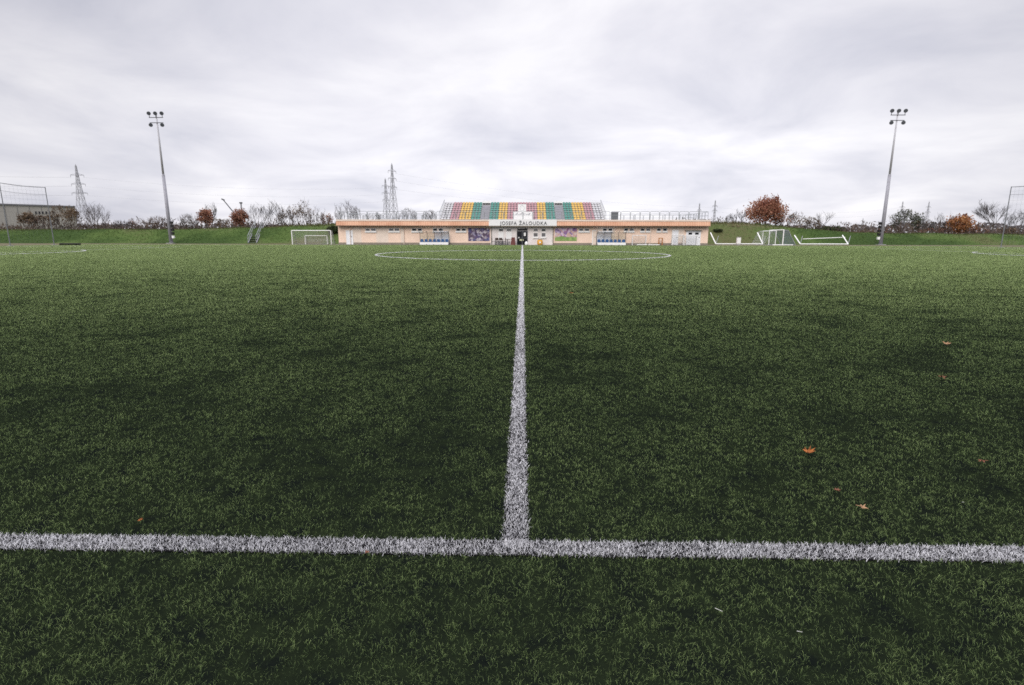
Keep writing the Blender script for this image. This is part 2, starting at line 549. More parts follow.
# ------------------------------------------------------------------ clubhouse
WY, FY, BY = 72.0, 71.45, 84.0
wl, wr = at(338.5, 236, WY).x, at(708, 236, WY).x
fl, fr = at(336.8, 236, FY).x, at(709.5, 236, FY).x
cl, cr_ = at(490.5, 236, WY).x, at(553.5, 236, WY).x
ztop = at(520, 219.6, FY).z
zf0 = at(520, 225.6, FY).z
zf1 = at(520, 221.3, FY).z
house = thing('clubhouse', (0, WY, 0), 'long flat-roofed peach clubhouse with white entrance section and orange fascia below the stand', 'building')
for nm, mm, a, b, yo in (('wall', 'peach', wl, cl, 0), ('wall', 'peach', cr_, wr, 0)):
    MB().box(a, b, WY, BY, .28, zf0 + .06).build(nm, M[mm], house)
    MB().box(a - .03, b + .03, WY - .03, BY, -.02, .28).build('plinth', M['plinth'], house)
tag(MB().box(cl + .002, cr_ - .002, WY - .06, BY, -.02, zf0 + .06).build('wall', M['white_wall'], house), 'white entrance wall')
MB().box(fl + .05, fr - .05, FY + .06, BY + .2, zf0 + .06, zf0 + .12).build('soffit', M['soffit'], house)
MB().box(fl, fr, FY + .2, BY + .3, zf0 + .12, ztop - .05).build('roof', M['concrete'], house)
cfl, cfr = at(489, 236, FY).x, at(556.5, 236, FY).x


def fascia(a, b):
    mb = MB()
    prof = [(FY - .10, zf0), (FY + .02, zf1), (FY + .2, zf1), (FY + .2, zf0)]
    vs = [(a, y, z) for y, z in prof] + [(b, y, z) for y, z in prof]
    mb.add(vs, [(0, 4, 5, 1), (1, 5, 6, 2), (2, 6, 7, 3), (3, 7, 4, 0), (0, 1, 2, 3), (7, 6, 5, 4)])
    mb.build('fascia', M['fascia'], house)
    MB().box(a, b, FY - .02, FY + .3, zf1 + .003, ztop).build('roof_edge', M['peach_pale'], house)
    MB().box(a, b, FY - .11, FY + .19, zf0 - .09, zf0 - .003).build('eaves_shade_strip', M['soffit'], house)  # dark strip: shadow line below the overhang, put in as colour


fascia(fl, cfl - .003); fascia(cfr + .003, fr)
tag(MB().box(cfl, cfr, FY - .14, FY + .3, zf0 - .02, ztop + .02).build('fascia', M['white'], house), 'white name board')
MB().box(cfl, cfr, FY - .13, FY + .3, zf0 - .12, zf0 - .023).build('eaves_shade_strip', M['plinth'], house)  # same painted shadow line, below the white name board

# name lettering
fc = bpy.data.curves.new('name_lettering', 'FONT')
fc.body = 'JOSEFA ŽALOUDKA'; fc.size = .62; fc.extrude = .02; fc.align_x = 'CENTER'; fc.space_character = 1.15
ft = bpy.data.objects.new('name_lettering_curve', fc); COL.objects.link(ft)
bpy.context.view_layer.update()
tm = bpy.data.meshes.new_from_object(ft.evaluated_get(bpy.context.evaluated_depsgraph_get()))
bpy.data.objects.remove(ft)
lw = max(v.co.x for v in tm.vertices) - min(v.co.x for v in tm.vertices)
tgt = at(547, 222, FY).x - at(500, 222, FY).x
tm.materials.clear(); tm.materials.append(M['letter'])
lo = bpy.data.objects.new('name_lettering', tm); COL.objects.link(lo); lo.parent = house
lo.location = (at(523.5, 222, FY).x, FY - .17 - WY, zf0 + .10); lo.rotation_euler = (R(90), 0, 0); lo.scale = (tgt / lw, 1.02, 1)


def panel(px0, px1, py0, py1, m, name, parent=None, proud=.02, thick=.05, Y=WY):
    a, b = at(px0, py1, Y), at(px1, py0, Y)
    return MB().box(a.x, b.x, Y - proud, Y - proud + thick, a.z, b.z).build(name, m, parent or house)


def window(px0, px1, py0, py1, glass='glass', Y=WY, sill=True):
    a, b = at(px0, py1, Y), at(px1, py0, Y)
    t = .05
    w_ = MB()
    for (x0, x1, z0, z1) in ((a.x, b.x, b.z - t, b.z), (a.x, b.x, a.z, a.z + t), (a.x, a.x + t, a.z + t, b.z - t), (b.x - t, b.x, a.z + t, b.z - t)):
        w_.box(x0, x1, Y - .05, Y + .02, z0, z1)
    o = w_.build('window', M['white'], house)
    MB().box(a.x + t, b.x - t, Y - .012, Y + .01, a.z + t, b.z - t).build('pane', M[glass], o)
    if sill:
        MB().box(a.x - .06, b.x + .06, Y - .12, Y - .003, a.z - .17, a.z - .003).build('sill', M['white'], o)
    return o


for x0, x1, gl in ((365.5, 370, 'glass_grey'), (371, 376, 'glass_grey'), (388.8, 393.7, 'glass_grey'), (394.5, 399.4, 'glass_grey'),
                   (411.8, 416.6, 'glass'), (417.6, 422.2, 'glass'), (432.8, 437.4, 'glass'), (438.4, 443, 'glass'), (455.9, 460.5, 'glass'),
                   (461.5, 466, 'glass'), (578.8, 583.4, 'glass_grey'), (584.4, 589.3, 'glass_grey'), (602.6, 607, 'glass'), (608, 612.6, 'glass'),
                   (623.8, 628.2, 'glass'), (629.3, 634, 'glass_grey'), (640.3, 644.6, 'glass'), (646, 650.5, 'glass_grey'), (656.7, 661, 'glass'), (662.6, 667.2, 'glass')):
    window(x0, x1, 228.3, 231.2, gl)
# pale repaired plaster patches
for x0, x1 in ((353, 361), (376.5, 388), (401, 404)):
    panel(x0, x1, 227.4, 242.6, M['peach_pale'], 'plaster_patch', proud=.004, thick=.02)
for x0, x1 in ((597, 615), (671, 684), (442.5, 450)):
    panel(x0, x1, 227.4, 242.6, M['peach_pale'], 'plaster_patch', proud=.004, thick=.02)
# drainpipes
for px in (350.5, 404, 491.5, 553, 596, 650):
    q = at(px, 236, WY)
    MB().bar((q.x, WY - .13, .05), (q.x, WY - .13, zf0 + .03), .045).build('drainpipe', M['peach_pale' if px not in (491.5, 553) else 'plinth'], house)


def door(px0, px1, py0, m, glass=None):
    a, b = at(px0, 244.6, WY), at(px1, py0, WY)
    f = MB()
    t = .08
    f.box(a.x - t, a.x, WY - .06, WY + .03, .02, b.z + t).box(b.x, b.x + t, WY - .06, WY + .03, .02, b.z + t).box(a.x, b.x, WY - .06, WY + .03, b.z, b.z + t)
    d = MB().box(a.x, b.x, WY - .035, WY + .01, .03, b.z - .003).build('door', M[m], house)
    f.build('frame', M['white'], d)
    MB().box(b.x - .16, b.x - .06, WY - .09, WY - .036, 1.0, 1.06).build('handle', M['dark_steel'], d)
    return d


door(347.2, 352.2, 230.8, 'white_door')
door(592.5, 596, 230.8, 'peach_pale')
gd = door(686, 700.3, 231, 'white_door')
for x0, x1 in ((688.4, 692), (695, 698.6)):
    a, b = at(x0, 234.6, WY), at(x1, 232.6, WY)
    MB().box(a.x, b.x, WY - .05, WY - .03, a.z, b.z).build('pane', M['glass'], gd)
a, b = at(685.4, 231, WY), at(701, 229.8, WY)
MB().box(a.x - .1, b.x + .1, WY - .35, WY + .01, b.z - .09, b.z).build('canopy', M['plinth'], house)
door(672, 678, 230.6, 'white_door')

# entrance section
WYC = WY - .06
for x0, x1 in ((498.6, 503.4), (506.3, 511.6)):
    window(x0, x1, 228.8, 231.4, 'glass' if x0 < 500 else 'glass_grey', WYC, False)
    panel(x0 - .2, x1 + .2, 232, 239, M['white'], 'shutter', proud=.05, thick=.055, Y=WYC)
for x0, x1 in ((533.3, 538), (541.2, 545.8)):
    window(x0, x1, 228.7, 231.5, 'glass_grey' if x0 < 540 else 'glass', WYC, False)
    window(x0, x1, 232.7, 237, 'glass_grey', WYC)
panel(517.2, 527.4, 228.7, 230.3, M['black'], 'sign_panel', proud=.08, thick=.09, Y=WYC)
a, b = at(517.3, 244.6, WYC), at(527.2, 231.2, WYC)
ed = MB().box(a.x, b.x, WYC - .012, WYC + .02, .03, b.z).build('entrance_door', M['glass'], house)
fr_ = MB()
xm = (a.x + b.x) / 2
for x0, x1 in ((a.x - .07, a.x + .02), (xm - .05, xm + .05), (b.x - .02, b.x + .07)):
    fr_.box(x0, x1, WYC - .06, WYC - .014, .03, b.z + .05)
fr_.box(a.x + .023, xm - .053, WYC - .06, WYC - .014, b.z - .06, b.z + .05).box(xm + .053, b.x - .023, WYC - .06, WYC - .014, b.z - .06, b.z + .05)
fr_.box(a.x + .023, xm - .053, WYC - .055, WYC - .014, .85, .93).box(xm + .053, b.x - .023, WYC - .055, WYC - .014, .85, .93)
fr_.build('frame', M['dark_steel'], ed)
for (x0, x1, y0, y1, mm) in ((523.8, 525.8, 232.6, 236, 'white'), (519.6, 523.6, 239.2, 240.8, 'glass_reflection'), (518.2, 519.4, 237, 238.6, 'white')):
    mm = M['white'] if mm == 'white' else mat('yellowish_reflection', (.55, .56, .36), .7)  # the yellowish piece is a reflection in the glass, painted as a panel
    panel(x0, x1, y0, y1, mm, 'notice_and_reflection', ed, proud=.04, thick=.015, Y=WYC)


# murals painted on framed boards
def mural(name, stops, px0, px1, py0, py1, green):
    m, nt, p = new_mat(name)
    N, L = nt.nodes.new, nt.links.new
    tc = N('ShaderNodeTexCoord')
    nz = N('ShaderNodeTexNoise'); nz.inputs['Scale'].default_value = 1.1; nz.inputs['Distortion'].default_value = 1.2; nz.inputs['Detail'].default_value = 3
    vo = N('ShaderNodeTexVoronoi'); vo.inputs['Scale'].default_value = 2.6; vo.inputs['Randomness'].default_value = .9
    L(tc.outputs['Object'], nz.inputs['Vector']); L(tc.outputs['Object'], vo.inputs['Vector'])
    sp = N('ShaderNodeSeparateColor'); L(vo.outputs['Color'], sp.inputs[0])
    ad = N('ShaderNodeMath'); ad.operation = 'MULTIPLY_ADD'; ad.inputs[1].default_value = .55
    L(sp.outputs[0], ad.inputs[0])
    hf = N('ShaderNodeMath'); hf.operation = 'MULTIPLY'; hf.inputs[1].default_value = .5
    L(nz.outputs[0], hf.inputs[0]); L(hf.outputs[0], ad.inputs[2])
    cr = N('ShaderNodeValToRGB'); cr.color_ramp.interpolation = 'EASE'
    e = cr.color_ramp.elements
    while len(e) < len(stops): e.new(.5)
    for el, (pos, c) in zip(e, stops): el.position = pos; el.color = (*c, 1)
    L(ad.outputs[0], cr.inputs[0])
    out = cr.outputs[0]
    if green:
        sx = N('ShaderNodeSeparateXYZ'); L(tc.outputs['Object'], sx.inputs[0])
        ma = N('ShaderNodeMath'); ma.operation = 'MULTIPLY_ADD'; ma.inputs[1].default_value = .5
        L(nz.outputs[0], ma.inputs[0]); L(sx.outputs[2], ma.inputs[2])
        lt = N('ShaderNodeMapRange'); lt.inputs[1].default_value = green + .08; lt.inputs[2].default_value = green - .08
        L(ma.outputs[0], lt.inputs[0])
        gr = N('ShaderNodeMix'); gr.data_type = 'RGBA'
        gr.inputs[6].default_value = (.13, .25, .06, 1); gr.inputs[7].default_value = (.33, .44, .14, 1)
        L(sp.outputs[1], gr.inputs[0])
        mx = N('ShaderNodeMix'); mx.data_type = 'RGBA'
        L(lt.outputs[0], mx.inputs[0]); L(out, mx.inputs[6]); L(gr.outputs[2], mx.inputs[7]); out = mx.outputs[2]
    L(out, p.inputs['Base Color']); p.inputs['Roughness'].default_value = .75
    return panel(px0, px1, py0, py1, m, 'mural', proud=.05, thick=.055)


mural('purple_graffiti', [(.2, (.03, .025, .05)), (.36, (.10, .065, .14)), (.47, (.07, .08, .20)), (.54, (.30, .27, .38)), (.60, (.08, .05, .10)), (.72, (.50, .46, .50)), (.80, (.09, .06, .10)), (.92, (.05, .04, .06))],
      468.3, 489.6, 228.2, 240.9, 0)
mural('garden_graffiti', [(.2, (.16, .07, .12)), (.34, (.36, .17, .33)), (.46, (.19, .13, .30)), (.58, (.62, .50, .64)), (.7, (.52, .33, .28)), (.85, (.66, .63, .62))],
      554.8, 577, 228.0, 240.8, 1.28)


# terrace railings: hooped panels
def railing(p, q, n, z0, hgt=1.05):
    mb = MB()
    p, q = Vector(p), Vector(q)
    step = (q - p) / n
    e = step.normalized()
    for k in range(n):
        a = p + step * k + e * .04
        b = p + step * (k + 1) - e * .04
        r = .14
        pts = [a + Vector((0, 0, 0)), a + Vector((0, 0, hgt - r)), a + e * r * .3 + Vector((0, 0, hgt - r * .3)), a + e * r + Vector((0, 0, hgt)),
               b - e * r + Vector((0, 0, hgt)), b - e * r * .3 + Vector((0, 0, hgt - r * .3)), b + Vector((0, 0, hgt - r)), b]
        mb.path(pts, .027)
        mb.bar(a + Vector((0, 0, hgt * .55)), b + Vector((0, 0, hgt * .55)), .016)
    return mb.build('railing', M['rail'], house)


zt = ztop - .05
ry = FY + .36
railing((fl + .2, ry, ztop), (-11.3, ry, ztop), 10, zt)
railing((-11.2, ry, ztop), (11.3, ry, ztop), 18, zt)
railing((11.4, ry, ztop), (fr - .2, ry, ztop), 10, zt)
for sx in (fl + .2, fr - .2):
    railing((sx, ry + .1, zt), (sx, 83, zt), 9, zt)
for a, b in ((fl + .3, -12.2), (12.2, fr - .3)):
    railing((a, 83, zt), (b, 83, zt), 8, zt)
for a, b in ((fl + .3, -13.5), (13.5, fr - .3)):
    railing((a, 77, zt), (b, 77, zt), 5, zt, 1.0)
# dark equipment box on the terrace
q = at(614.5, 216, 73.5)
bx = thing('equipment_locker', (q.x, 73.5, zt), 'dark grey slatted locker on the roof terrace right of the seats', 'locker')
mb = MB()
for k in range(6): mb.box(q.x - .45 + k * .16, q.x - .45 + k * .16 + .12, 73.3, 73.7, zt + .08, zt + 1.05)
mb.build('slat_panel', M['net_post'], bx)
MB().box(q.x - .5, q.x + .52, 73.25, 73.75, zt + 1.053, zt + 1.1).box(q.x - .5, q.x + .52, 73.25, 73.75, zt, zt + .077).build('frame', M['steel'], bx)

# ------------------------------------------------------------------ grandstand with its seats
NR, TREAD, RISE, SY = 8, .70, .325, 74.0
SZ = zt + .05
stand = thing('grandstand', (0, SY, zt), 'concrete tiered grandstand of coloured seats on the clubhouse roof', 'grandstand')
PITCHX = .407
blocks = []   # (columns, kind)
order = [('white', 3), ('pink', 3), ('yellow', 4), ('green', 3), ('stair', 3), ('green', 3), ('yellow', 3), ('pink', 10), ('yellow', 3), ('green', 3), ('stair', 3),
         ('green', 3), ('yellow', 4), ('pink', 3), ('white', 3)]
tot = sum(c for _, c in order)
x0s = at(522.3, 215, 77).x - tot * PITCHX / 2
mb = MB()
for i in range(NR):
    y0 = SY + i * TREAD
    mb.box(x0s - .1, x0s + tot * PITCHX + .1, y0, y0 + TREAD - .002 if i < NR - 1 else y0 + TREAD, zt, SZ + i * RISE)
mb.build('terrace', M['concrete'], stand)
yb = SY + NR * TREAD
MB().box(x0s - .1, x0s + tot * PITCHX + .1, yb + .003, yb + .12, zt, SZ + NR * RISE).build('back_wall', M['concrete'], stand)
for xs in (x0s - .16, x0s + tot * PITCHX + .16):
    sm = MB()
    a, b = Vector((xs, SY, SZ + .9)), Vector((xs, yb, SZ + NR * RISE + .40))
    sm.bar(a, b, .025)
    for k in range(9):
        c = a.lerp(b, k / 8)
        sm.bar(c, (c.x, c.y, zt), .016)
    sm.build('side_railing', M['net_post'], stand)

ROWN = ['front', 'second', 'third', 'fourth', 'fifth', 'sixth', 'seventh', 'top']


def seat_mesh(m):
    mb = MB()
    w = .165
    # pan with a raised front lip, curved back with rounded top
    prof = [(-.20, .13), (-.17, .165), (.10, .14), (.16, .17), (.20, .28), (.215, .40), (.245, .40), (.235, .28), (.19, .13), (.12, .10), (-.18, .115)]
    n = len(prof)
    vs, fs = [], []
    xs = [-w, -w * .7, 0, w * .7, w]
    for xi, x in enumerate(xs):
        e = abs(x) / w
        for (y, z) in prof:
            zz = z - (.07 * e ** 3 if z > .35 else 0) + (.012 * e if z < .2 else 0)
            vs.append((x, y - .02 * e * (z > .25), zz))
    for xi in range(len(xs) - 1):
        for k in range(n):
            a, b = xi * n + k, xi * n + (k + 1) % n
            fs.append((a, b, b + n, a + n))
    fs.append(tuple(range(n)))
    fs.append(tuple(range((len(xs) - 1) * n + n - 1, (len(xs) - 1) * n - 1, -1)))
    mb.add(vs, fs)
    mb.box(-.05, .05, -.05, .08, .0, .12)
    me = bpy.data.meshes.new('stadium_seat'); me.from_pydata(mb.v, [], mb.f); me.materials.append(m)
    return me


SM = {k: seat_mesh(M['seat_' + k]) for k in ('white', 'pink', 'yellow', 'green')}
SM['stairseat'] = seat_mesh(M['black'])
BN = {0: 'white', 1: 'pink', 2: 'yellow', 3: 'teal', 5: 'teal', 6: 'yellow', 7: 'pink', 8: 'yellow', 9: 'teal', 11: 'teal', 12: 'yellow', 13: 'pink', 14: 'white'}
WHERE = {0: 'white block at far left', 1: 'pink block at far left', 2: 'yellow block at far left',
         3: 'teal block left of left stairway', 5: 'teal block right of left stairway', 6: 'yellow block left of white board',
         7: 'pink block around white board', 8: 'yellow block right of white board', 9: 'teal block left of right stairway',
         11: 'teal block right of right stairway', 12: 'yellow block at far right', 13: 'pink block at far right', 14: 'white block at far right'}
NTH = ['leftmost', 'second', 'third', 'fourth', 'fifth', 'sixth', 'seventh', 'eighth', 'ninth', 'tenth']
count = 0
rest = MB()
rest_list = []
for i in range(NR):
    c0 = 0
    for bi, (kind, cols) in enumerate(order):
        for c in range(cols):
            x = x0s + (c0 + c + .5) * PITCHX
            y = SY + i * TREAD + .36
            z = SZ + i * RISE
            if kind == 'stair' and i < NR - 1: continue
            if bi == 7 and ((i < 3 and 2 <= c <= 7) or (i < 5 and 4 <= c <= 5)): continue
            k = 'stairseat' if kind == 'stair' else kind
            if count < 300 and i < NR - 1:
                o = bpy.data.objects.new('stadium_seat', SM[k]); COL.objects.link(o)
                o.location = (x, y, z)
                tag(o, f"{BN[bi]} seat, {ROWN[i]} row, {NTH[c]} in the {WHERE[bi]}", 'seat', 'coloured seats of the grandstand')
                count += 1
            else:
                rest_list.append((k, x, y, z))
        c0 += cols
# remaining seats of the upper rows
me = bpy.data.meshes.new('upper_seats')
vv, ff, mi = [], [], []
keys = list(SM)
for k, x, y, z in rest_list:
    b = len(vv)
    vv += [(v.co.x + x, v.co.y + y, v.co.z + z) for v in SM[k].vertices]
    for pl in SM[k].polygons:
        ff.append(tuple(b + i for i in pl.vertices)); mi.append(keys.index(k))
me.from_pydata(vv, [], ff)
for k in keys: me.materials.append(SM[k].materials[0])
me.polygons.foreach_set('material_index', mi)
o = bpy.data.objects.new('upper_seats', me); COL.objects.link(o)
tag(o, 'coloured seats filling the uppermost rows of the grandstand', 'seats', kind='stuff')
# stairways and their white guard bars
c0 = 0
for bi, (kind, cols) in enumerate(order):
    if kind == 'stair':
        a, b = x0s + c0 * PITCHX + .06, x0s + (c0 + cols) * PITCHX - .06
        st = MB()
        for i in range(NR - 1):
            st.box(a, b, SY + i * TREAD + .25, SY + i * TREAD + TREAD - .004, SZ + i * RISE + .002, SZ + i * RISE + RISE * .5)
            st.box(a, b, SY + i * TREAD - .012, SY + i * TREAD - .002, SZ + i * RISE - .1, SZ + i * RISE - .005)
        st.build('stairway', M['steel'], stand)
        y = SY + (NR - 1) * TREAD - .1
        z = SZ + (NR - 2) * RISE
        gb = MB().box(a - .05, b + .05, y, y + .05, z + .55, z + .80)
        for xx_ in (a, b): gb.bar((xx_, y + .025, z), (xx_, y + .025, z + .55), .025)
        gb.build('guard_bar', M['white'], stand)
    c0 += cols

# white stepped board standing in the middle of the seats
by = SY - .05
p0, p1 = at(513, 219.5, by), at(533.3, 211.8, by)
q0, q1 = at(518, 211.7, by), at(526.2, 204.2, by)
board = thing('sign_board', (at(523, 219, by).x, by, zt), 'white stepped sign board with faint dark script among the pink seats', 'sign')
MB().box(p0.x, p1.x, by - .06, by, zt + .02, p1.z).build('lower_panel', M['white'], board)
MB().box(q0.x, q1.x, by - .055, by - .005, p1.z + .003, q1.z).build('upper_panel', M['white'], board)
sc_ = MB()
rr = random.Random(3)
x = p0.x + .35
while x < p1.x - .35:                 # illegible joined script along the top of the panel
    h_ = rr.choice([.14, .17, .26, .30])
    sc_.box(x, x + .05, by - .075, by - .063, p1.z - .42, p1.z - .42 + h_)
    if rr.random() < .7: sc_.box(x + .053, x + .15, by - .075, by - .063, p1.z - .42 + h_ - .06, p1.z - .42 + h_)
    x += rr.uniform(.16, .24)
sc_.build('script', mat('faded_script', (.22, .22, .25), .6), board)
em = MB()
qx, qz = (q0.x + q1.x) / 2, (q0.z + q1.z) / 2
for k in range(14):
    t0, t1 = 2 * math.pi * k / 14, 2 * math.pi * (k + 1) / 14
    em.bar((qx + .3 * math.cos(t0), by - .06, qz + .34 * math.sin(t0)), (qx + .3 * math.cos(t1), by - .06, qz + .34 * math.sin(t1)), .025)
em.build('emblem', mat('pale_grey_paint', (.55, .55, .57), .6), board)
bk = MB()
for xx_ in (q0.x + .1, q1.x - .1): bk.bar((xx_, by + .02, zt), (xx_, by + .02, q1.z - .1), .03)
bk.build('post', M['steel'], board)


# ------------------------------------------------------------------ team shelters
def dugout(px0, px1, flip, label):
    Y0 = 70.75
    a, b = at(px0, 244.5, Y0).x, at(px1, 244.5, Y0).x
    hgt = at(435, 231.4, Y0).z
    w = b - a
    root = thing('team_shelter', ((a + b) / 2, Y0, .02), label, 'dugout', 'team shelters before the clubhouse')
    prof = [(1.05, 0), (1.05, hgt * .55), (.95, hgt * .8), (.72, hgt * .95), (.40, hgt), (.0, hgt * .97)]
    pts = lambda x: [Vector((x, Y0 + y - .1, .02 + z)) for y, z in prof]
    for k in range(5):
        x = a + w * k / 4
        MB().path(pts(x), .03).bar((x, Y0 + .95, .05), (x, Y0 - .05, .05), .03).build('rib', M['dark_steel'], root)
    for k in range(4):
        x0, x1 = a + w * k / 4 + .03, a + w * (k + 1) / 4 - .03
        pa, pb = pts(x0), pts(x1)
        mb = MB()
        for u in range(len(pa) - 1):
            mb.add([pa[u], pb[u], pb[u + 1], pa[u + 1]], [(0, 1, 2, 3)])
        blue = (k >= 2) != flip
        mb.build('roof_panel', M['poly_blue' if blue else 'poly_clear'], root)
    MB().box(a + .03, b - .03, Y0 + .42, Y0 + .80, .30, .35).box(a + .03, b - .03, Y0 + .30, Y0 + .34, .03, .33).build('bench', M['white'], root)
    for k in range(7):
        x = a + w * (k + .5) / 7
        mb = MB().box(x - .19, x + .19, Y0 + .42, Y0 + .78, .353, .40)
        mb.prism([(x - .19, .403), (x + .19, .403), (x + .18, .68), (x + .12, .74), (x - .12, .74), (x - .18, .68)], Y0 + .72, Y0 + .77)
        mb.build('seat', M['blue'], root)
    return root


dugout(419, 448.2, False, 'curved team shelter with blue seats left of the purple mural')
dugout(597.6, 626.5, True, 'curved team shelter with blue seats right of the green and pink mural')


# ------------------------------------------------------------------ goals
def net_grid(mb, A, B, C, D, nu, nv, r=.007):
    A, B, C, D = map(Vector, (A, B, C, D))
    for i in range(nu + 1):
        t = i / nu
        mb.bar(A.lerp(B, t), D.lerp(C, t), r, n=3, cap=False)
    for j in range(nv + 1):
        t = j / nv
        mb.bar(A.lerp(D, t), B.lerp(C, t), r, n=3, cap=False)


def goal(name, loc, w, h, depth, label, rz=0.0, r=.05, top_depth=.6, netm='net', group=None, frame='white', cell=.16, nr=.007):
    """upright goal; opening faces -Y before turning"""
    root = thing(name, (0, 0, 0), label, 'goal', group)
    c = MB().bar((-w / 2, 0, h), (w / 2, 0, h), r, n=10)
    c.build('crossbar', M[frame], root)
    for s_ in (-1, 1):
        MB().bar((s_ * w / 2, 0, 0), (s_ * w / 2, 0, h), r, n=10).build('post', M[frame], root)
        sx = s_ * w / 2
        MB().path([(sx, 0, h), (sx, top_depth, h * .97), (sx, depth, .03), (sx, 0, .03)], r * .5).build('net_support', M['steel'], root)
    MB().bar((-w / 2, depth, .03), (w / 2, depth, .03), r * .5).build('ground_bar', M['steel'], root)
    nt_ = MB()
    nu = max(6, int(w / cell)); nv = max(6, int(h / cell))
    net_grid(nt_, (-w / 2, top_depth, h * .97), (w / 2, top_depth, h * .97), (w / 2, depth, .03), (-w / 2, depth, .03), nu, nv, nr)
    net_grid(nt_, (-w / 2, 0, h), (w / 2, 0, h), (w / 2, top_depth, h * .97), (-w / 2, top_depth, h * .97), nu, 3, nr)
    for s_ in (-1, 1):
        net_grid(nt_, (s_ * w / 2, 0, h), (s_ * w / 2, top_depth, h * .97), (s_ * w / 2, depth, .03), (s_ * w / 2, 0, .03), 5, nv, nr)
    nt_.build('net', M[netm], root)
    root.location = loc
    root.rotation_euler = (0, 0, rz)
    return root


c = at(311, 244, 74.5); wx0 = at(292, 237, 74.5).x; wx1 = at(331, 237, 74.5).x
goal('football_goal', ((wx0 + wx1) / 2, 74.5, -.02), wx1 - wx0, at(311, 230.4, 74.5).z, 1.5, 'white youth goal with net on the ground left of the clubhouse', r=.06)
wx0, wx1 = at(305, 237, 75.2).x, at(327, 237, 75.2).x
goal('training_goal', ((wx0 + wx1) / 2, 75.2, -.02), wx1 - wx0, at(311, 235.6, 75.2).z, .7, 'low white training goal standing inside the larger goal left of clubhouse', r=.04, top_depth=.3)
for (x0, x1, yt, Y, lab) in ((632.5, 646, 235.4, 71.15, 'small white netted goal against the wall right of the right team shelter'),
                             (672.5, 683.5, 235.2, 71.1, 'small white netted goal before the white side door'),
                             (684.6, 697, 235.6, 71.2, 'small white netted goal before the white garage door')):
    a, b = at(x0, 240, Y).x, at(x1, 240, Y).x
    goal('small_goal', ((a + b) / 2, Y, .02), b - a, at(x0, yt, Y).z - .02, .6, lab, r=.035, top_depth=.3, group='small goals stored by the clubhouse', cell=.11, nr=.006)
# long white kerb beams lying in front of the wall
for x0, x1, lab in ((648, 659.5, 'white beam lying on the paving right of the small netted goal'), (637, 647.2, 'white beam lying on paving in front of the small netted goal')):
    a, b = at(x0, 244, 70.9), at(x1, 244, 70.9)
    tag(MB().bar((a.x, 70.9, .075), (b.x, 70.9, .075), .05, n=8).build('beam', M['white'], None), lab, 'beam')
# youth goals stored side-on on the right
g1 = at(776, 244, 76.0)
A_ = Vector((at(783, 240, 75.0).x, 75.0)); B_ = Vector((at(769, 240, 79.6).x, 79.6))
v = B_ - A_
goal('football_goal', ((A_.x + B_.x) / 2, (A_.y + B_.y) / 2, -.02), v.length, at(783, 229.8, 75).z, 1.7, 'white youth goal turned side-on with grey-blue net hanging right of the red tree',
     rz=math.atan2(v.y, v.x) + math.pi, r=.07, netm='blue_net', group='spare goals stored before the right bank', cell=.13, nr=.011)
A2 = Vector((at(775.5, 240, 75.6).x, 75.6)); B2 = Vector((at(762.5, 240, 80.0).x, 80.0)); v = B2 - A2
goal('football_goal', ((A2.x + B2.x) / 2, (A2.y + B2.y) / 2, -.02), v.length, at(775, 230.6, 75.6).z, 1.5, 'white youth goal standing just left of the one with the grey-blue net',
     rz=math.atan2(v.y, v.x), r=.05, netm='net', group='spare goals stored before the right bank', cell=.25, nr=.005)
a, b = at(772.5, 243.9, 74.2), at(793, 243.9, 74.2)
tag(MB().bar((a.x, 74.2, .04), (b.x, 74.2, .04), .06, n=8).build('beam', M['white']), 'white beam on the ground in front of the side-on goals', 'beam')


def fallen_goal(px0, px1, py, Y, post_dx, post_py, stay_right, label, extra=None):
    a, b = at(px0, py, Y), at(px1, py, Y)
    root = thing('fallen_goal', ((a.x + b.x) / 2, Y, 0), label, 'goal', 'spare goals stored before the right bank')
    z = .12
    MB().bar((a.x, Y, z), (b.x, Y, z), .07, n=10).build('crossbar', M['white'], root)
    for q in (a, b):
        t = at((px0 if q is a else px1) + post_dx, post_py, Y + 2.2)
        MB().bar((q.x, Y, z), (t.x, Y + 2.2, max(t.z, .3)), .075, n=10).build('post', M['white'], root)
        s_ = at((px0 if q is a else px1) + stay_right, py - 5, Y + .8)
        MB().bar((q.x, Y, z), (s_.x, Y + .8, s_.z), .035, n=8).build('net_support', M['steel'], root)
    if extra:
        c, d = at(extra[0], extra[1], Y + 2.0), at(extra[2], extra[3], Y + 2.0)
        MB().bar(c, d, .05, n=8).build('ground_bar', M['white'], root)
    return root


fallen_goal(716, 763, 241.0, 77.0, -5.5, 232.8, 2.5, 'white full-size goal tipped over on the slope beside the clubhouse end')
fallen_goal(800.5, 848.5, 241.0, 77.5, -6.0, 235.4, 2, 'white full-size goal tipped over right of the side-on goals', (803, 239, 845, 237.3))
# meter cabinet
a, b = at(737, 242, 76.3), at(741.2, 237.4, 76.3)
cab = thing('meter_cabinet', ((a.x + b.x) / 2, 76.3, 0), 'small white cabinet standing before the tipped goal beside the clubhouse', 'cabinet')
MB().box(a.x, b.x, 76.3, 76.6, .12, b.z).build('body', M['white_wall'], cab, bevel=.01)
MB().box(a.x + .04, b.x - .04, 76.285, 76.298, .2, b.z - .08).build('door', M['white'], cab)
MB().box(a.x - .03, b.x + .03, 76.26, 76.64, b.z + .003, b.z + .05).build('roof', M['concrete'], cab)
MB().box(a.x + .02, b.x - .02, 76.32, 76.58, -.03, .117).build('plinth', M['concrete'], cab)

# ------------------------------------------------------------------ furniture before the entrance
FYB = 71.25


def xz(px, Y=FYB): return at(px, 240, Y).x


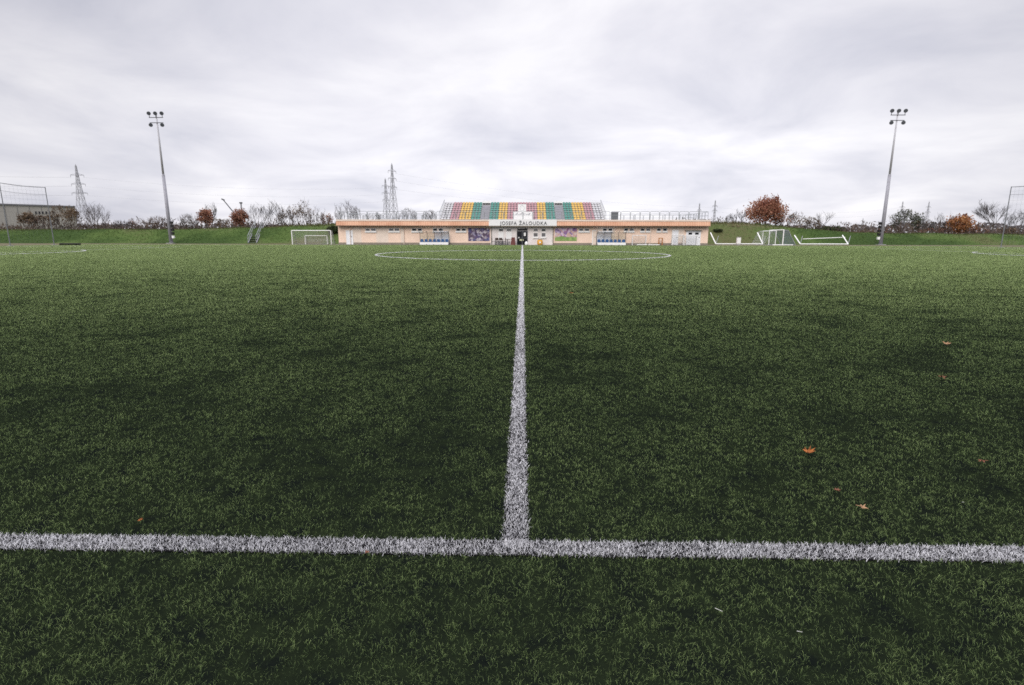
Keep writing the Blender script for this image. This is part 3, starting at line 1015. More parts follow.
tb = thing('picnic_table', (xz(499), FYB, .02), 'long dark wooden table before the left shutters of the white entrance wall', 'table')
a, b = xz(495), xz(503.5)
MB().box(a, b, FYB - .35, FYB + .35, .72, .77).build('tabletop', M['brown_wood'], tb)
for xx_ in (a + .15, b - .15):
    MB().bar((xx_, FYB - .3, .02), (xx_, FYB + .2, .72), .035, n=4).build('leg', M['dark_steel'], tb)
    MB().bar((xx_, FYB + .3, .02), (xx_, FYB - .2, .72), .035, n=4).build('leg', M['dark_steel'], tb)


def cafe_chair(px, Y, label, turn):
    x = xz(px, Y)
    root = thing('cafe_chair', (0, 0, 0), label, 'chair', 'chairs before the entrance')
    MB().box(-.22, .22, -.22, .22, .43, .47).build('seat', M['brown_wood'], root)
    MB().box(-.21, .21, .19, .22, .60, .90).build('backrest', M['brown_wood'], root)
    for sx in (-.19, .19):
        MB().bar((sx, -.19, 0), (sx, -.19, .43), .02, n=6).build('leg', M['dark_steel'], root)
        MB().bar((sx, .22, 0), (sx, .2, .9), .02, n=6).build('leg', M['dark_steel'], root)
    root.location = (x, Y, .02); root.rotation_euler = (0, 0, turn)


cafe_chair(493.6, 71.2, 'dark chair at the left end of the long table by entrance', 1.57)
cafe_chair(497, 70.85, 'dark chair left of centre before the long table by entrance', 3.0)
cafe_chair(500.5, 70.9, 'dark chair right of centre before the long table by entrance', 3.3)
cafe_chair(504, 71.15, 'dark chair at the right end of the long table by entrance', -1.4)
rt = thing('pedestal_table', (xz(507.5), FYB, .02), 'small round dark table between the chairs and the red-brown board', 'table')
MB().bar((xz(507.5), FYB, .70), (xz(507.5), FYB, .74), .36, n=20).build('tabletop', M['brown_wood'], rt)
MB().bar((xz(507.5), FYB, .05), (xz(507.5), FYB, .70), .05, n=8).build('pedestal', M['dark_steel'], rt)
MB().bar((xz(507.5), FYB, .02), (xz(507.5), FYB, .05), .28, n=16).build('base', M['dark_steel'], rt)
x = xz(513.2)
sb_ = thing('standing_board', (x, FYB, .02), 'red-brown folding board left of the dark entrance door', 'board')
for s_, nm in ((-1, 'front_panel'), (1, 'rear_panel')):
    vs = [(x - .32, FYB + s_ * .25, .02), (x + .32, FYB + s_ * .25, .02), (x + .22, FYB + s_ * .03, .98), (x - .22, FYB + s_ * .03, .98)]
    vs += [(q[0], q[1] + .03 * s_, q[2]) for q in vs]
    MB().add(vs, [(0, 1, 2, 3), (7, 6, 5, 4), (0, 4, 5, 1), (1, 5, 6, 2), (2, 6, 7, 3), (3, 7, 4, 0)]).build(nm, M['red_brown'], sb_)
# orange-yellow bin
x = xz(540)
bn = thing('waste_bin', (x, FYB, .02), 'orange-yellow rounded bin under the right windows of the entrance wall', 'bin')
mb = MB(); n = 18
rings = [(.02, .27), (.15, .36), (.45, .37), (.66, .33)]
for k, (z, r) in enumerate(rings):
    mb.v += [(x + r * math.cos(2 * math.pi * i / n), FYB + r * math.sin(2 * math.pi * i / n), z) for i in range(n)]
for k in range(3):
    mb.f += [(k * n + i, k * n + (i + 1) % n, (k + 1) * n + (i + 1) % n, (k + 1) * n + i) for i in range(n)]
mb.f.append(tuple(range(3 * n, 4 * n)))
mb.build('body', M['orange_yellow'], bn, smooth=False)
MB().bar((x, FYB, .663), (x, FYB, .80), .24, .19, n=16).build('lid', M['plinth'], bn)
MB().box(x - .10, x + .10, FYB - .40, FYB - .373, .25, .45).build('label_plate', M['white'], bn)
# white sack by the door
x = xz(526.4, 71.0)
sk = MB()
rings = [(.02, .17), (.12, .22), (.32, .20), (.42, .11), (.47, .04)]
for k, (z, r) in enumerate(rings):
    sk.v += [(x + r * math.cos(2 * math.pi * i / 12) * (1 + .1 * math.sin(3 * i)), 71 + r * math.sin(2 * math.pi * i / 12), z) for i in range(12)]
for k in range(4):
    sk.f += [(k * 12 + i, k * 12 + (i + 1) % 12, (k + 1) * 12 + (i + 1) % 12, (k + 1) * 12 + i) for i in range(12)]
tag(sk.build('sack', M['white'], None, smooth=True), 'white tied sack standing at the right foot of the entrance door', 'sack')
# orange-brown frame by the wall
a, b = xz(659, 71.3), xz(662.4, 71.3)
fr2 = thing('metal_trestle', ((a + b) / 2, 71.3, .02), 'narrow orange-brown trestle against the wall before the rightmost small windows', 'trestle')
ht = at(660, 237.8, 71.3).z
MB().box(a - .03, b + .03, 71.2, 71.5, ht - .1, ht).build('top', M['orange_brown'], fr2)
for xx_ in (a, b):
    for yy_ in (71.22, 71.48):
        MB().bar((xx_, yy_, .02), (xx_, yy_, ht - .1), .035, n=6).build('leg', M['orange_brown'], fr2)


# ------------------------------------------------------------------ floodlight masts
def floodlight(px, Y, pyt, box_dx, label):
    X = at(px, 243.4, Y).x
    zb = bank_z(X, Y)
    zt_ = at(px, pyt, Y).z
    z1 = at(px, 176, Y).z
    root = thing('floodlight_mast', (X, Y, 0), label, 'floodlight', 'floodlight masts beside the pitch')
    MB().bar((X, Y, -.05), (X, Y, z1), .26, .20, n=14).build('lower_pole', M['steel'], root, True)
    MB().bar((X, Y, z1), (X, Y, z1 + .25), .205, .15, n=14).build('collar', M['steel'], root)
    MB().bar((X, Y, z1 + .25), (X, Y, zt_), .145, .085, n=14).build('upper_pole', M['pole_pale'], root, True)
    for dz, hw in ((.55, 1.0), (1.25, .95)):
        MB().bar((X - hw, Y - .12, zt_ - dz), (X + hw, Y - .12, zt_ - dz), .05).build('crossarm', M['dark_steel'], root)
    tz = Vector((-X * .55, (YC - Y), -(zt_) * 1.3)).normalized()
    side = tz.cross(Vector((0, 0, 1))).normalized(); up = side.cross(tz)
    for dx, dz in ((-.92, 0), (0, 0), (.92, 0), (-.82, -1.55), (.82, -1.55)):
        cpt = Vector((X + dx, Y - .2, zt_ + dz))
        mb = MB()
        mb.bar(cpt - tz * .22, cpt - tz * .02, .12, .25, n=14).bar(cpt - tz * .02, cpt + tz * .08, .25, .26, n=14)
        mb.bar(cpt - tz * .3, cpt - tz * .22, .12, .12, n=8)
        lp = mb.build('lamp', M['net_post'], root)
        MB().bar(cpt + tz * .081, cpt + tz * .095, .22, .22, n=14).build('lens', M['lamp_glass'], lp)
        MB().bar(cpt + Vector((0, .05, 0)), (X + dx, Y - .12, zt_ - .55 if dz == 0 else zt_ - 1.25), .04).build('bracket', M['dark_steel'], lp)
    s_ = 1 if box_dx > 0 else -1
    for k in range(5):
        z0 = .75 + k * .52
        MB().box(X + s_ * .30, X + s_ * .58, Y - .2, Y + .12, z0, z0 + .36).build('switch_box' if k else 'meter_box', M['black' if k else 'white'], root)
    MB().box(X + min(s_ * .24, s_ * .30), X + max(s_ * .24, s_ * .30), Y - .06, Y, .6, 3.4).build('mounting_rail', M['steel'], root)
    MB().box(X - .5, X + .5, Y - .5, Y + .5, -.1, .06).build('footing', M['concrete'], root)
    return root


floodlight(171.4, 80.2, 113.5, 1, 'tall grey floodlight mast with five lamps on the left side of the pitch')
floodlight(880.6, 80.2, 111.0, -1, 'tall grey floodlight mast with five lamps on the right side of the pitch')


# ------------------------------------------------------------------ ball-stop nets behind the goals
def ball_net(sx, ys, h, label):
    root = thing('ball_stop_net', (sx, ys[0], 0), label, 'net', 'ball-stop nets behind the goals')
    for y in ys:
        MB().bar((sx, y, -.05), (sx, y, h), .055, .04, n=8).build('post', M['net_post'], root)
        MB().box(sx - .2, sx + .2, y - .2, y + .2, -.05, .05).build('footing', M['concrete'], root)
    cb = MB()
    for z, r in ((h - .05, .028), (h - .85, .014)):
        for a, b in zip(ys[:-1], ys[1:]):
            pts = [(sx, a + (b - a) * t, z - .10 * math.sin(math.pi * t)) for t in np.linspace(0, 1, 7)]
            cb.path([Vector(p_) for p_ in pts], r, 4)
    cb.build('cable', M['dark_steel'], root)
    nt_ = MB()
    net_grid(nt_, (sx, ys[0], h - .05), (sx, ys[-1], h - .05), (sx, ys[-1], .15), (sx, ys[0], .15), int(abs(ys[-1] - ys[0]) / .5), int(h / .5), .004)
    nt_.build('net', M['net_dark'], root)


lx = at(54.6, 247, 64.0).x
ball_net(lx, [64.0, 58.4, 52.8, 47.2], at(47.5, 187, 64).z, 'tall ball-stop net on thin posts at the left edge of the pitch')
rx = at(1001, 246.5, 62.0).x
ball_net(rx, [62.0, 56.4, 50.8], at(1008.5, 186.5, 62).z, 'tall ball-stop net on thin posts at the right edge of the pitch')

# black rolled mat left
a, b = at(60, 246.3, 63.5), at(76, 246.3, 63.5)
tag(MB().bar((a.x, 63.5, .12), (b.x, 64.2, .12), .12, n=12).build('rolled_mat', M['rubber']), 'long black rolled-up mat lying by the left ball-stop net', 'mat')

# ------------------------------------------------------------------ metal staircase on the left bank
sa, sb2 = at(252.5, 243.3, 80.5), at(259.5, 228, 87.5)
st = thing('metal_staircase', (sa.x, 80.5, 0), 'galvanised steel staircase climbing the grassy bank on the left', 'stairs')
dirx = (sb2.x - sa.x)
w2 = .62
z1 = bank_z(sb2.x, 87.5) + .35
tr = MB()
for k in range(11):
    t = k / 10
    x, y, z = sa.x + dirx * t, 80.4 + 7.0 * t, .15 + (z1 - .15) * t
    tr.box(x - w2, x + w2, y, y + .55, z - .04, z)
tr.build('treads', M['dark_steel'], st)
for s_ in (-1, 1):
    p0_, p1_ = Vector((sa.x + s_ * w2, 80.4, .08)), Vector((sb2.x + s_ * w2, 87.6, z1 - .03))
    MB().bar(p0_, p1_, .07, n=4).build('stringer', M['steel'], st)
    hr = MB()
    U = Vector((0, 0, 1.0))
    hr.bar(p0_ + U, p1_ + U, .035).bar(p0_ + U * .5, p1_ + U * .5, .028)
    for k in range(6):
        c = p0_.lerp(p1_, k / 5); hr.bar(c, c + U, .03)
    hr.build('handrail', M['rail'], st)

# ------------------------------------------------------------------ far hall
A = at(-30, 232, 111); B = at(78.5, 232, 125)
AB = Vector((B.x - A.x, B.y - A.y, 0)); nrm = Vector((-AB.y, AB.x, 0)).normalized()
ztp = at(78, 206.0, 125).z
hall = thing('industrial_hall', (B.x, B.y, 0), 'large beige windowless-looking hall with a row of small windows at far left', 'building')


def hall_box(u0, u1, d0, d1, z0, z1, m, name, parent=hall):
    vs = []
    for z in (z0, z1):
        for u, d in ((u0, d0), (u1, d0), (u1, d1), (u0, d1)):
            q = A + AB * u + nrm * d; vs.append((q.x, q.y, z))
    return MB().add(vs, [(0, 3, 2, 1), (4, 5, 6, 7), (0, 1, 5, 4), (1, 2, 6, 5), (2, 3, 7, 6), (3, 0, 4, 7)]).build(name, m, parent)


hall_box(0, 1, 0, 30, -.1, ztp - .35, M['hall'], 'wall')
hall_box(-.01, 1.006, -.15, 30.15, ztp - .347, ztp, M['hall_top'], 'roof_edge')
for k in range(6):
    px = 36 + k * 3.4
    best = min((abs((A + AB * (u / 500)).x - CAM.x - (ray(px, 213).x / ray(px, 213).y) * ((A + AB * (u / 500)).y)), u / 500) for u in range(500))[1]
    q = A + AB * best
    zc = at(px, 212.7, q.y).z
    w_ = hall_box(best - .008, best + .008, -.06, .05, zc - .3, zc + .3, M['hall_top'], 'window')
    hall_box(best - .0066, best + .0066, -.075, -.062, zc - .25, zc + .25, M['glass'], 'pane', w_)
for k in range(1, 9):
    hall_box(k / 9 - .001, k / 9 + .001, -.04, .02, 0, ztp - .4, M['hall_top'], 'cladding_joint')


# ------------------------------------------------------------------ lattice pylons and wires
def pylon(px_top, py_top, px_b, py_b, Y, arms, base_w, label, turn=.5, r=.09):
    X = at(px_b, py_b, Y).x
    Zt = at(px_top, py_top, Y).z
    root = thing('pylon', (X, Y, 0), label, 'pylon', 'electricity pylons on the horizon')
    ct, sn = math.cos(turn), math.sin(turn)
    body = MB()
    lv = 11
    prev = None
    for k in range(lv + 1):
        t = k / lv
        hw = base_w / 2 * (1 - t) ** 1.25 + .22
        z = Zt * .98 * t
        ring = [Vector((X + (a_ * ct - b_ * sn) * hw, Y + (a_ * sn + b_ * ct) * hw, z)) for a_, b_ in ((-1, -1), (1, -1), (1, 1), (-1, 1))]
        if prev:
            for i in range(4):
                body.bar(prev[i], ring[i], r, n=4, cap=False)
                body.bar(prev[i], ring[(i + 1) % 4], r * .6, n=3, cap=False)
                body.bar(prev[(i + 1) % 4], ring[i], r * .6, n=3, cap=False)
                body.bar(ring[i], ring[(i + 1) % 4], r * .6, n=3, cap=False)
        prev = ring
    body.bar((X, Y, Zt * .95), (X, Y, Zt), r, n=4)
    body.build('lattice_tower', M['pylon'], root)
    ends = []
    for py, hw in arms:
        z = at(px_top, py, Y).z
        am = MB()
        e0, e1 = Vector((X - hw * ct, Y - hw * sn, z)), Vector((X + hw * ct, Y + hw * sn, z))
        am.bar(e0, e1, r, n=4)
        for e_ in (e0, e1):
            am.bar(e_, (X, Y, z + 1.1), r * .7, n=3).bar(e_, e_ + Vector((0, 0, -1.2)), r * .8, n=4)
        am.build('crossarm', M['pylon'], root)
        ends.append((e0 + Vector((0, 0, -1.2)), e1 + Vector((0, 0, -1.2))))
    return ends


e1 = pylon(76, 164, 84, 222, 300, [(175, 3.2), (184, 3.4), (193, 3.8)], 6.0, 'lattice electricity pylon beside the beige hall at far left', .2, .15)
e2 = pylon(386, 178, 387, 222, 340, [(186, 2.6), (193, 2.8), (200, 2.6)], 5.0, 'shorter of the two lattice pylons behind the left half of the roof', .9, .12)
e3 = pylon(392, 163, 394, 222, 300, [(171, 2.6), (178.5, 2.6), (187, 2.8)], 5.2, 'taller of the two lattice pylons behind the left half of the roof', .9, .12)
e4 = pylon(698.4, 203, 698.2, 226, 520, [(210, 2.2)], 2.6, 'thin distant pylon just inside the right end of the roof railing', .4, .17)
e5 = pylon(714.2, 200, 713.6, 226, 480, [(206, 2.6), (210.5, 2.6)], 2.4, 'thin distant pylon standing just past the right end of the clubhouse', .4, .17)
e6 = pylon(901.5, 201, 899, 231, 620, [(207, 4.0), (212, 4.4)], 6.0, 'faint distant pylon behind the green-grey bush on the right', .3, .15)
e7 = pylon(928, 201, 925, 231, 640, [(207, 4.0), (212, 4.4)], 6.0, 'faint distant pylon between the green-grey bush and the orange tree', .3, .15)
e8 = pylon(862.2, 218, 861.6, 231, 900, [(221, 4.5)], 6.0, 'tiny far pylon on the horizon left of the right floodlight mast', .3, .16)


def wire(p, q, sag, label, r=.035):
    mb = MB()
    pts = [Vector(p).lerp(Vector(q), t) - Vector((0, 0, sag * 4 * t * (1 - t))) for t in np.linspace(0, 1, 15)]
    mb.path(pts, r, 3)
    tag(mb.build('power_line', M['pylon']), label, 'power line', 'wires between the pylons')


for nm, i in (('uppermost', 0), ('middle', 1), ('lowest', 2)):
    wire(e1[i][1], e2[i][0], 3, f'{nm} wire from the far left pylon to the shorter pylon behind the roof')
    wire(e3[i][1], e5[min(i, 1)][i % 2], 4, f'{nm} wire from the taller pylon behind the roof towards the right')
    wire(e1[i][0], e1[i][0] + Vector((-110, -60, 1)), 2, f'{nm} wire running left from the far left pylon out of view')
wire(e5[0][1], e6[0][0], 5, 'upper wire from the pylon past the clubhouse end to the far right', .05)
wire(e5[1][1], e6[1][0], 5, 'lower wire from the pylon past the clubhouse end to the far right', .05)

# leaning mast and post behind the left trees
a, b = at(248, 226, 104), at(223, 199.5, 104)
lm = thing('leaning_mast', (a.x, 104, bank_z(a.x, 104)), 'thin mast leaning left behind the red-brown tree on the left', 'mast')
MB().bar((a.x, 104, bank_z(a.x, 104)), b, .11, .09, n=8).build('pole', M['dark_steel'], lm)
MB().bar(b - Vector((.25, 0, -.1)), b + Vector((.25, 0, -.12)), .13, n=8).build('head', M['dark_steel'], lm)
a, b = at(243, 226, 108), at(242.6, 203.5, 108)
pm = thing('post', (a.x, 108, bank_z(a.x, 108)), 'grey upright post with a cap behind the red-brown tree on the left', 'post')
MB().bar((a.x, 108, bank_z(a.x, 108)), (a.x, 108, b.z), .14, n=8).build('pole', M['steel'], pm)
MB().box(a.x - .22, a.x + .22, 107.8, 108.2, b.z, b.z + .25).build('cap', M['dark_steel'], pm)

# ------------------------------------------------------------------ trees and shrubs


def leaf_mat(name, stops):
    m, nt, p = new_mat(name)
    N, L = nt.nodes.new, nt.links.new
    at_ = N('ShaderNodeAttribute'); at_.attribute_name = 'tint'
    cr = N('ShaderNodeValToRGB')
    e = cr.color_ramp.elements
    while len(e) < len(stops): e.new(.5)
    for el, (pos, c) in zip(e, stops): el.position = pos; el.color = (*c, 1)
    L(at_.outputs['Fac'], cr.inputs[0]); L(cr.outputs[0], p.inputs['Base Color'])
    p.inputs['Roughness'].default_value = .7; p.inputs['Specular IOR Level'].default_value = .15
    tr = N('ShaderNodeBsdfTranslucent'); L(cr.outputs[0], tr.inputs[0])
    ms = N('ShaderNodeMixShader'); ms.inputs[0].default_value = .3
    L(p.outputs[0], ms.inputs[1]); L(tr.outputs[0], ms.inputs[2]); L(ms.outputs[0], nt.nodes['Material Output'].inputs[0])
    return m


LEAF = {
    'redbig': leaf_mat('rust_leaves', [(0, (.13, .05, .036)), (.45, (.27, .11, .072)), (1, (.42, .235, .155))]),
    'red': leaf_mat('red_brown_leaves', [(0, (.13, .055, .04)), (.45, (.26, .115, .078)), (1, (.40, .23, .16))]),
    'orange': leaf_mat('orange_leaves', [(0, (.13, .05, .028)), (.5, (.30, .125, .055)), (1, (.42, .22, .10))]),
    'brown': leaf_mat('brown_leaves', [(0, (.07, .05, .035)), (.5, (.14, .095, .06)), (1, (.24, .17, .11))]),
    'olive': leaf_mat('olive_leaves', [(0, (.03, .04, .022)), (.5, (.065, .075, .045)), (1, (.12, .125, .085))]),
    'green': leaf_mat('dark_green_leaves', [(0, (.012, .02, .008)), (.5, (.03, .045, .018)), (1, (.065, .075, .03))]),
}


def plant(kind, px, pyt, wpx, Y, label, leaf=None, nleaf=0, twig='twig', stems=1, seed=0, lsize=.16, fill=1.0, name=None, cat=None, group=None, base_z=None, levels=4):
    r_ = random.Random(seed * 13 + 5)
    X = at(px, 226, Y).x
    zb = bank_z(X, Y) if base_z is None else base_z
    Ht = at(px, pyt, Y).z - zb
    Wd = wpx / 550 * Y / 2
    root = thing(name or ('shrub' if stems > 1 else 'tree'), (X, Y, zb), label, cat or ('shrub' if stems > 1 else 'tree'), group)
    O = Vector((X, Y, zb))
    tk, tw = MB(), MB()
    tips = []

    def inside(v):
        d = v - O
        return (d.x / Wd) ** 2 + (d.y / Wd) ** 2 + ((d.z - Ht * .55) / (Ht * .5)) ** 2 < (.8 if leaf and stems == 1 else 1.15)

    def grow(p, d, ln, r, lvl):
        # a slightly bent limb in two pieces
        mid = p + d * ln * .5 + Vector((r_.uniform(-1, 1), r_.uniform(-1, 1), r_.uniform(-.3, .6))) * ln * .07
        end = mid + (d + Vector((r_.uniform(-1, 1), r_.uniform(-1, 1), r_.uniform(0, .6))) * .22).normalized() * ln * .5
        tgt = tk if lvl <= 1 else tw
        nn = 6 if lvl == 0 else (4 if lvl == 1 else 3)
        tgt.bar(p, mid, r, r * .8, n=nn, cap=False); tgt.bar(mid, end, r * .8, r * .55, n=nn, cap=False)
        if lvl >= levels - 1:
            tips.append(end); tips.append(mid); return
        k = r_.choice((4, 5, 5, 6)) if lvl < levels - 2 else r_.choice((4, 5, 6))
        for q in range(k):
            t = r_.uniform(.35, 1.0) if q else 1.0
            s_ = p.lerp(mid, t * 2) if t < .5 else mid.lerp(end, t * 2 - 1)
            az = r_.uniform(0, 2 * math.pi)
            spread = r_.uniform(.35, .95)
            nd = (d + Vector((math.cos(az), math.sin(az), r_.uniform(-.1, .4))) * spread).normalized()
            l2 = ln * (r_.uniform(.62, .92) if stems == 1 and not leaf else r_.uniform(.45, .72))
            if stems == 1 and lvl == 0: nd = (nd + Vector((math.cos(az), math.sin(az), .1)) * .35 * min(2.2, Wd / Ht * 2)).normalized()
            e_ = s_ + nd * l2
            if not inside(e_):
                nd = (nd + (O + Vector((0, 0, Ht * .6)) - s_).normalized() * .6 + Vector((0, 0, .3))).normalized(); l2 *= .65
            grow(s_, nd, l2, max(r * .5, .0125), lvl + 1)

    if stems == 1:
        grow(O - Vector((0, 0, .1)), Vector((r_.uniform(-.06, .06), 0, 1)).normalized(), Ht * (.50 if leaf else .40), Ht * .016 + .03, 0)
    else:
        for q in range(int(stems * 1.7)):
            off = Vector((r_.uniform(-1, 1) * Wd * .7, r_.uniform(-1, 1) * Wd * .6, -.05))
            d = Vector((off.x / max(Wd, .1) * .45 + r_.uniform(-.25, .25), r_.uniform(-.3, .3), 1)).normalized()
            edge = 1 - .45 * min(1, abs(off.x) / Wd) ** 2
            grow(O + off, d, Ht * r_.uniform(.45, .78) * edge, .012 + Ht * .0035, 1)
    tko = tk.build('trunk' if stems == 1 else 'stems', M['bark'] if twig != 'twig_grey' else M['twig_grey'], root)
    two = tw.build('twigs', M[twig], root)
    if nleaf:
        n = nleaf
        base = np.array([[t.x, t.y, t.z] for t in tips])
        g_ = np.random.default_rng(seed + 1)
        idx = g_.integers(0, len(base), n)
        if stems == 1 or fill > 1.2:
            nc = 60
            cc = g_.normal(0, 1, (nc, 3)); cc /= np.linalg.norm(cc, axis=1)[:, None]; cc *= (.15 + .62 * g_.random((nc, 1)) ** .6)
            cz0 = .52
            extra = np.array([X, Y, zb + Ht * cz0]) + cc * np.array([Wd, Wd, Ht * .50])
            base = np.concatenate([base[g_.integers(0, len(base), 14)], extra]); idx = g_.integers(0, len(base), n)
        P = base[idx] + g_.normal(0, 1, (n, 3)) * np.array([.30, .30, .26]) * Wd * .30 * fill
        # clumps inside the crown as well
        rel = (P - np.array([X, Y, zb])) / np.array([Wd, Wd, Ht])
        kp = (rel[:, 0] ** 2 + rel[:, 1] ** 2 + ((rel[:, 2] - .50) / .5) ** 2 < .20 + 1.6 * fbm(np.arctan2(rel[:, 0], rel[:, 2] - .4) * 1.0, rel[:, 1] * 1.5, .55, 500 + seed, 2)) & (rel[:, 2] > .04)
        P = P[kp]; n = len(P)
        cl = fbm(P[:, 0] * 1.0 + P[:, 2] * .7, P[:, 1] + P[:, 2] * 1.3, max(.5, Wd * .35), 200 + seed, 3)
        tv = np.clip(.5 + (cl - .5) * 1.5 + g_.normal(0, .2, n), 0, 1)
        a1 = g_.normal(0, 1, (n, 3)); a1 /= np.linalg.norm(a1, axis=1)[:, None]
        a2 = np.cross(a1, g_.normal(0, 1, (n, 3))); a2 /= np.linalg.norm(a2, axis=1)[:, None]
        sz = (lsize * (.6 + .8 * g_.random(n)))[:, None]
        Q = np.stack([P - a1 * sz, P + a2 * sz * .55, P + a1 * sz, P - a2 * sz * .55], 1).reshape(-1, 3) - np.array([X, Y, zb])
        me = bpy.data.meshes.new('crown')
        me.from_pydata(Q.tolist(), [], np.arange(n * 4).reshape(n, 4).tolist())
        a_ = me.attributes.new('tint', 'FLOAT', 'POINT'); a_.data.foreach_set('value', np.repeat(tv, 4).astype(np.float32))
        me.materials.append(LEAF[leaf])
        co_ = bpy.data.objects.new('crown', me); COL.objects.link(co_); co_.parent = root
    return root


S = lambda *a, **k: plant('s', *a, **k)
gl_, gr_ = 'trees and shrubs along the left bank', 'trees and shrubs along the right bank'
gb_ = 'shrubs showing above the roof'
# left side
S(29, 210, 15, 100, 'dark brown shrub in front of the beige hall wall, leftmost one', 'brown', 1300, 'twig_brown', 8, 1, .15, group=gl_)
S(45, 214, 16, 103, 'low reddish shrub below the small windows of the beige hall', 'brown', 600, 'twig_brown', 8, 41, .13, group=gl_)
S(66, 205, 27, 101, 'wide twiggy reddish-brown shrub at the right end of the hall', 'brown', 1500, 'twig_brown', 11, 2, .14, group=gl_)
S(97, 204, 32, 98, 'tall grey bare bush just right of the far left pylon', None, 0, 'twig', 11, 3, group=gl_)
S(122, 220, 22, 104, 'low bare grey scrub right of the tall grey bush', None, 0, 'twig_grey', 8, 4, group=gl_)
S(138, 218, 18, 106, 'low reddish bare scrub in the gap left of the left mast', 'red', 120, 'twig_brown', 7, 5, .12, group=gl_)
S(156, 217, 24, 103, 'wide brown scrub directly left of the left floodlight mast', 'brown', 200, 'twig_brown', 9, 6, .12, group=gl_)
S(188, 214, 20, 100, 'twiggy bare bush between left floodlight mast and round red-brown tree', 'brown', 90, 'twig', 8, 7, .12, group=gl_)
S(206.5, 206, 18, 97, 'round red-brown leafy tree, first right of the left floodlight mast', 'red', 1700, 'twig_brown', 1, 8, .15, 1.6, group=gl_)
S(212, 196, 12, 118, 'thin tall bare tree behind the round red-brown tree', None, 0, 'twig_grey', 1, 9, group=gl_)
S(240, 206.5, 20, 97, 'red-brown leafy tree in front of the leaning mast', 'red', 1800, 'twig_brown', 1, 10, .15, 1.6, group=gl_)
S(225, 219, 22, 99, 'low grey-brown scrub between the two red-brown trees', 'brown', 200, 'twig_brown', 8, 11, .12, group=gl_)
S(258, 204, 20, 100, 'pale bare bush just above the metal staircase', 'brown', 60, 'twig_grey', 8, 12, .12, group=gl_)
S(274, 202, 20, 102, 'tall pale bare bush right of the metal staircase top', None, 0, 'twig_grey', 8, 13, group=gl_)
S(287, 209, 18, 98, 'brownish half-bare bush left of the tall brown one above the goal', 'brown', 240, 'twig', 8, 14, .12, group=gl_)
S(302, 201, 24, 100, 'tall brown-leaved bush above the youth goal', 'brown', 520, 'twig_brown', 9, 15, .13, group=gl_)
S(316, 207, 16, 103, 'bare upright bush right of the tall brown bush above the goal', None, 0, 'twig', 7, 16, group=gl_)
S(328, 213, 14, 99, 'low russet bush close to the left end of the clubhouse', 'red', 260, 'twig_brown', 7, 17, .12, group=gl_)
S(333, 225.5, 12, 83.5, 'dark green bush growing against the left end wall of the clubhouse', 'green', 1500, 'twig', 7, 18, .14, 1.4, group=gl_)
# behind the roof
S(347, 202, 24, 104, 'bare bush rising over the left corner of the roof', None, 0, 'twig', 10, 19, group=gb_)
S(373, 211, 16, 104, 'low bare bush over the roof left of the two pylons', None, 0, 'twig_grey', 8, 20, group=gb_)
S(407, 208, 20, 104, 'bare bush over the roof just right of the two pylons', None, 0, 'twig', 9, 21, group=gb_)
S(430, 210, 14, 104, 'small round bare bush over the roof near the left seat end', None, 0, 'twig', 8, 22, group=gb_)
# right side
S(742, 204, 14, 99, 'bare grey tree immediately left of the big red tree', None, 0, 'twig_grey', 1, 23, group=gr_)
S(731, 214, 12, 96, 'small bare grey bush between clubhouse end and big red tree', None, 0, 'twig_grey', 7, 24, group=gr_)
S(764.5, 194.5, 45, 96, 'big rounded red-brown tree right of the clubhouse', 'redbig', 5600, 'twig_brown', 1, 25, .165, 1.7, group=gr_)
S(782, 213, 20, 97, 'low reddish bush at the right foot of the big red tree', 'red', 500, 'twig_brown', 8, 26, .14, group=gr_)
S(797, 213, 24, 99, 'tan half-bare bush right of the big red tree', 'brown', 420, 'twig_brown', 9, 27, .14, group=gr_)
S(812, 217, 16, 101, 'smaller tan bush left of the bare dark tree on the right', 'brown', 300, 'twig_brown', 7, 28, .13, group=gr_)
S(825, 209, 26, 104, 'spreading bare tree midway between the red tree and right mast', None, 0, 'twig', 1, 29, group=gr_)
S(832, 226, 30, 101, 'low dark green hedge-like bush below the spreading bare tree', 'green', 900, 'twig', 9, 30, .16, 1.3, group=gr_)
S(718, 229, 12, 84.0, 'low dark bush on the slope at the right clubhouse end', 'green', 700, 'twig', 6, 31, .13, 1.3, group=gr_)
S(735, 226, 16, 85.5, 'brown dead-leaved bush on the slope behind the tipped goal', 'brown', 300, 'twig_brown', 7, 32, .12, group=gr_)
S(866, 229, 26, 108, 'low dark scrub left of the right floodlight mast', 'brown', 200, 'twig', 8, 33, .14, group=gr_)
S(906, 210, 34, 100, 'large green-grey bush right of the right floodlight mast', 'olive', 1500, 'twig', 10, 34, .15, 1.1, group=gr_)
S(924, 219, 20, 103, 'thin grey bush on the right side of the green-grey bush', 'olive', 160, 'twig_grey', 8, 35, .12, group=gr_)
S(944, 210, 18, 105, 'small bare tree left of the orange tree', None, 0, 'twig_grey', 1, 36, group=gr_)
S(961, 213.5, 31, 97, 'low wide orange-red tree on the right bank', 'orange', 2600, 'twig_brown', 1, 37, .16, 1.6, group=gr_)
S(993, 201, 34, 99, 'large rounded bare tree left of the right ball-stop net post', None, 0, 'twig', 1, 38, group=gr_, levels=5)
S(1017, 210, 24, 102, 'bare bush at the right edge behind the ball-stop net', None, 0, 'twig_grey', 10, 39, group=gr_)
S(938, 227, 36, 100, 'low purple-brown scrub at the foot of the orange tree', 'red', 260, 'twig_brown', 10, 40, .12, group=gr_)
S(980, 227, 30, 97, 'low reddish scrub below the large bare tree', 'red', 240, 'twig_brown', 9, 42, .12, group=gr_)
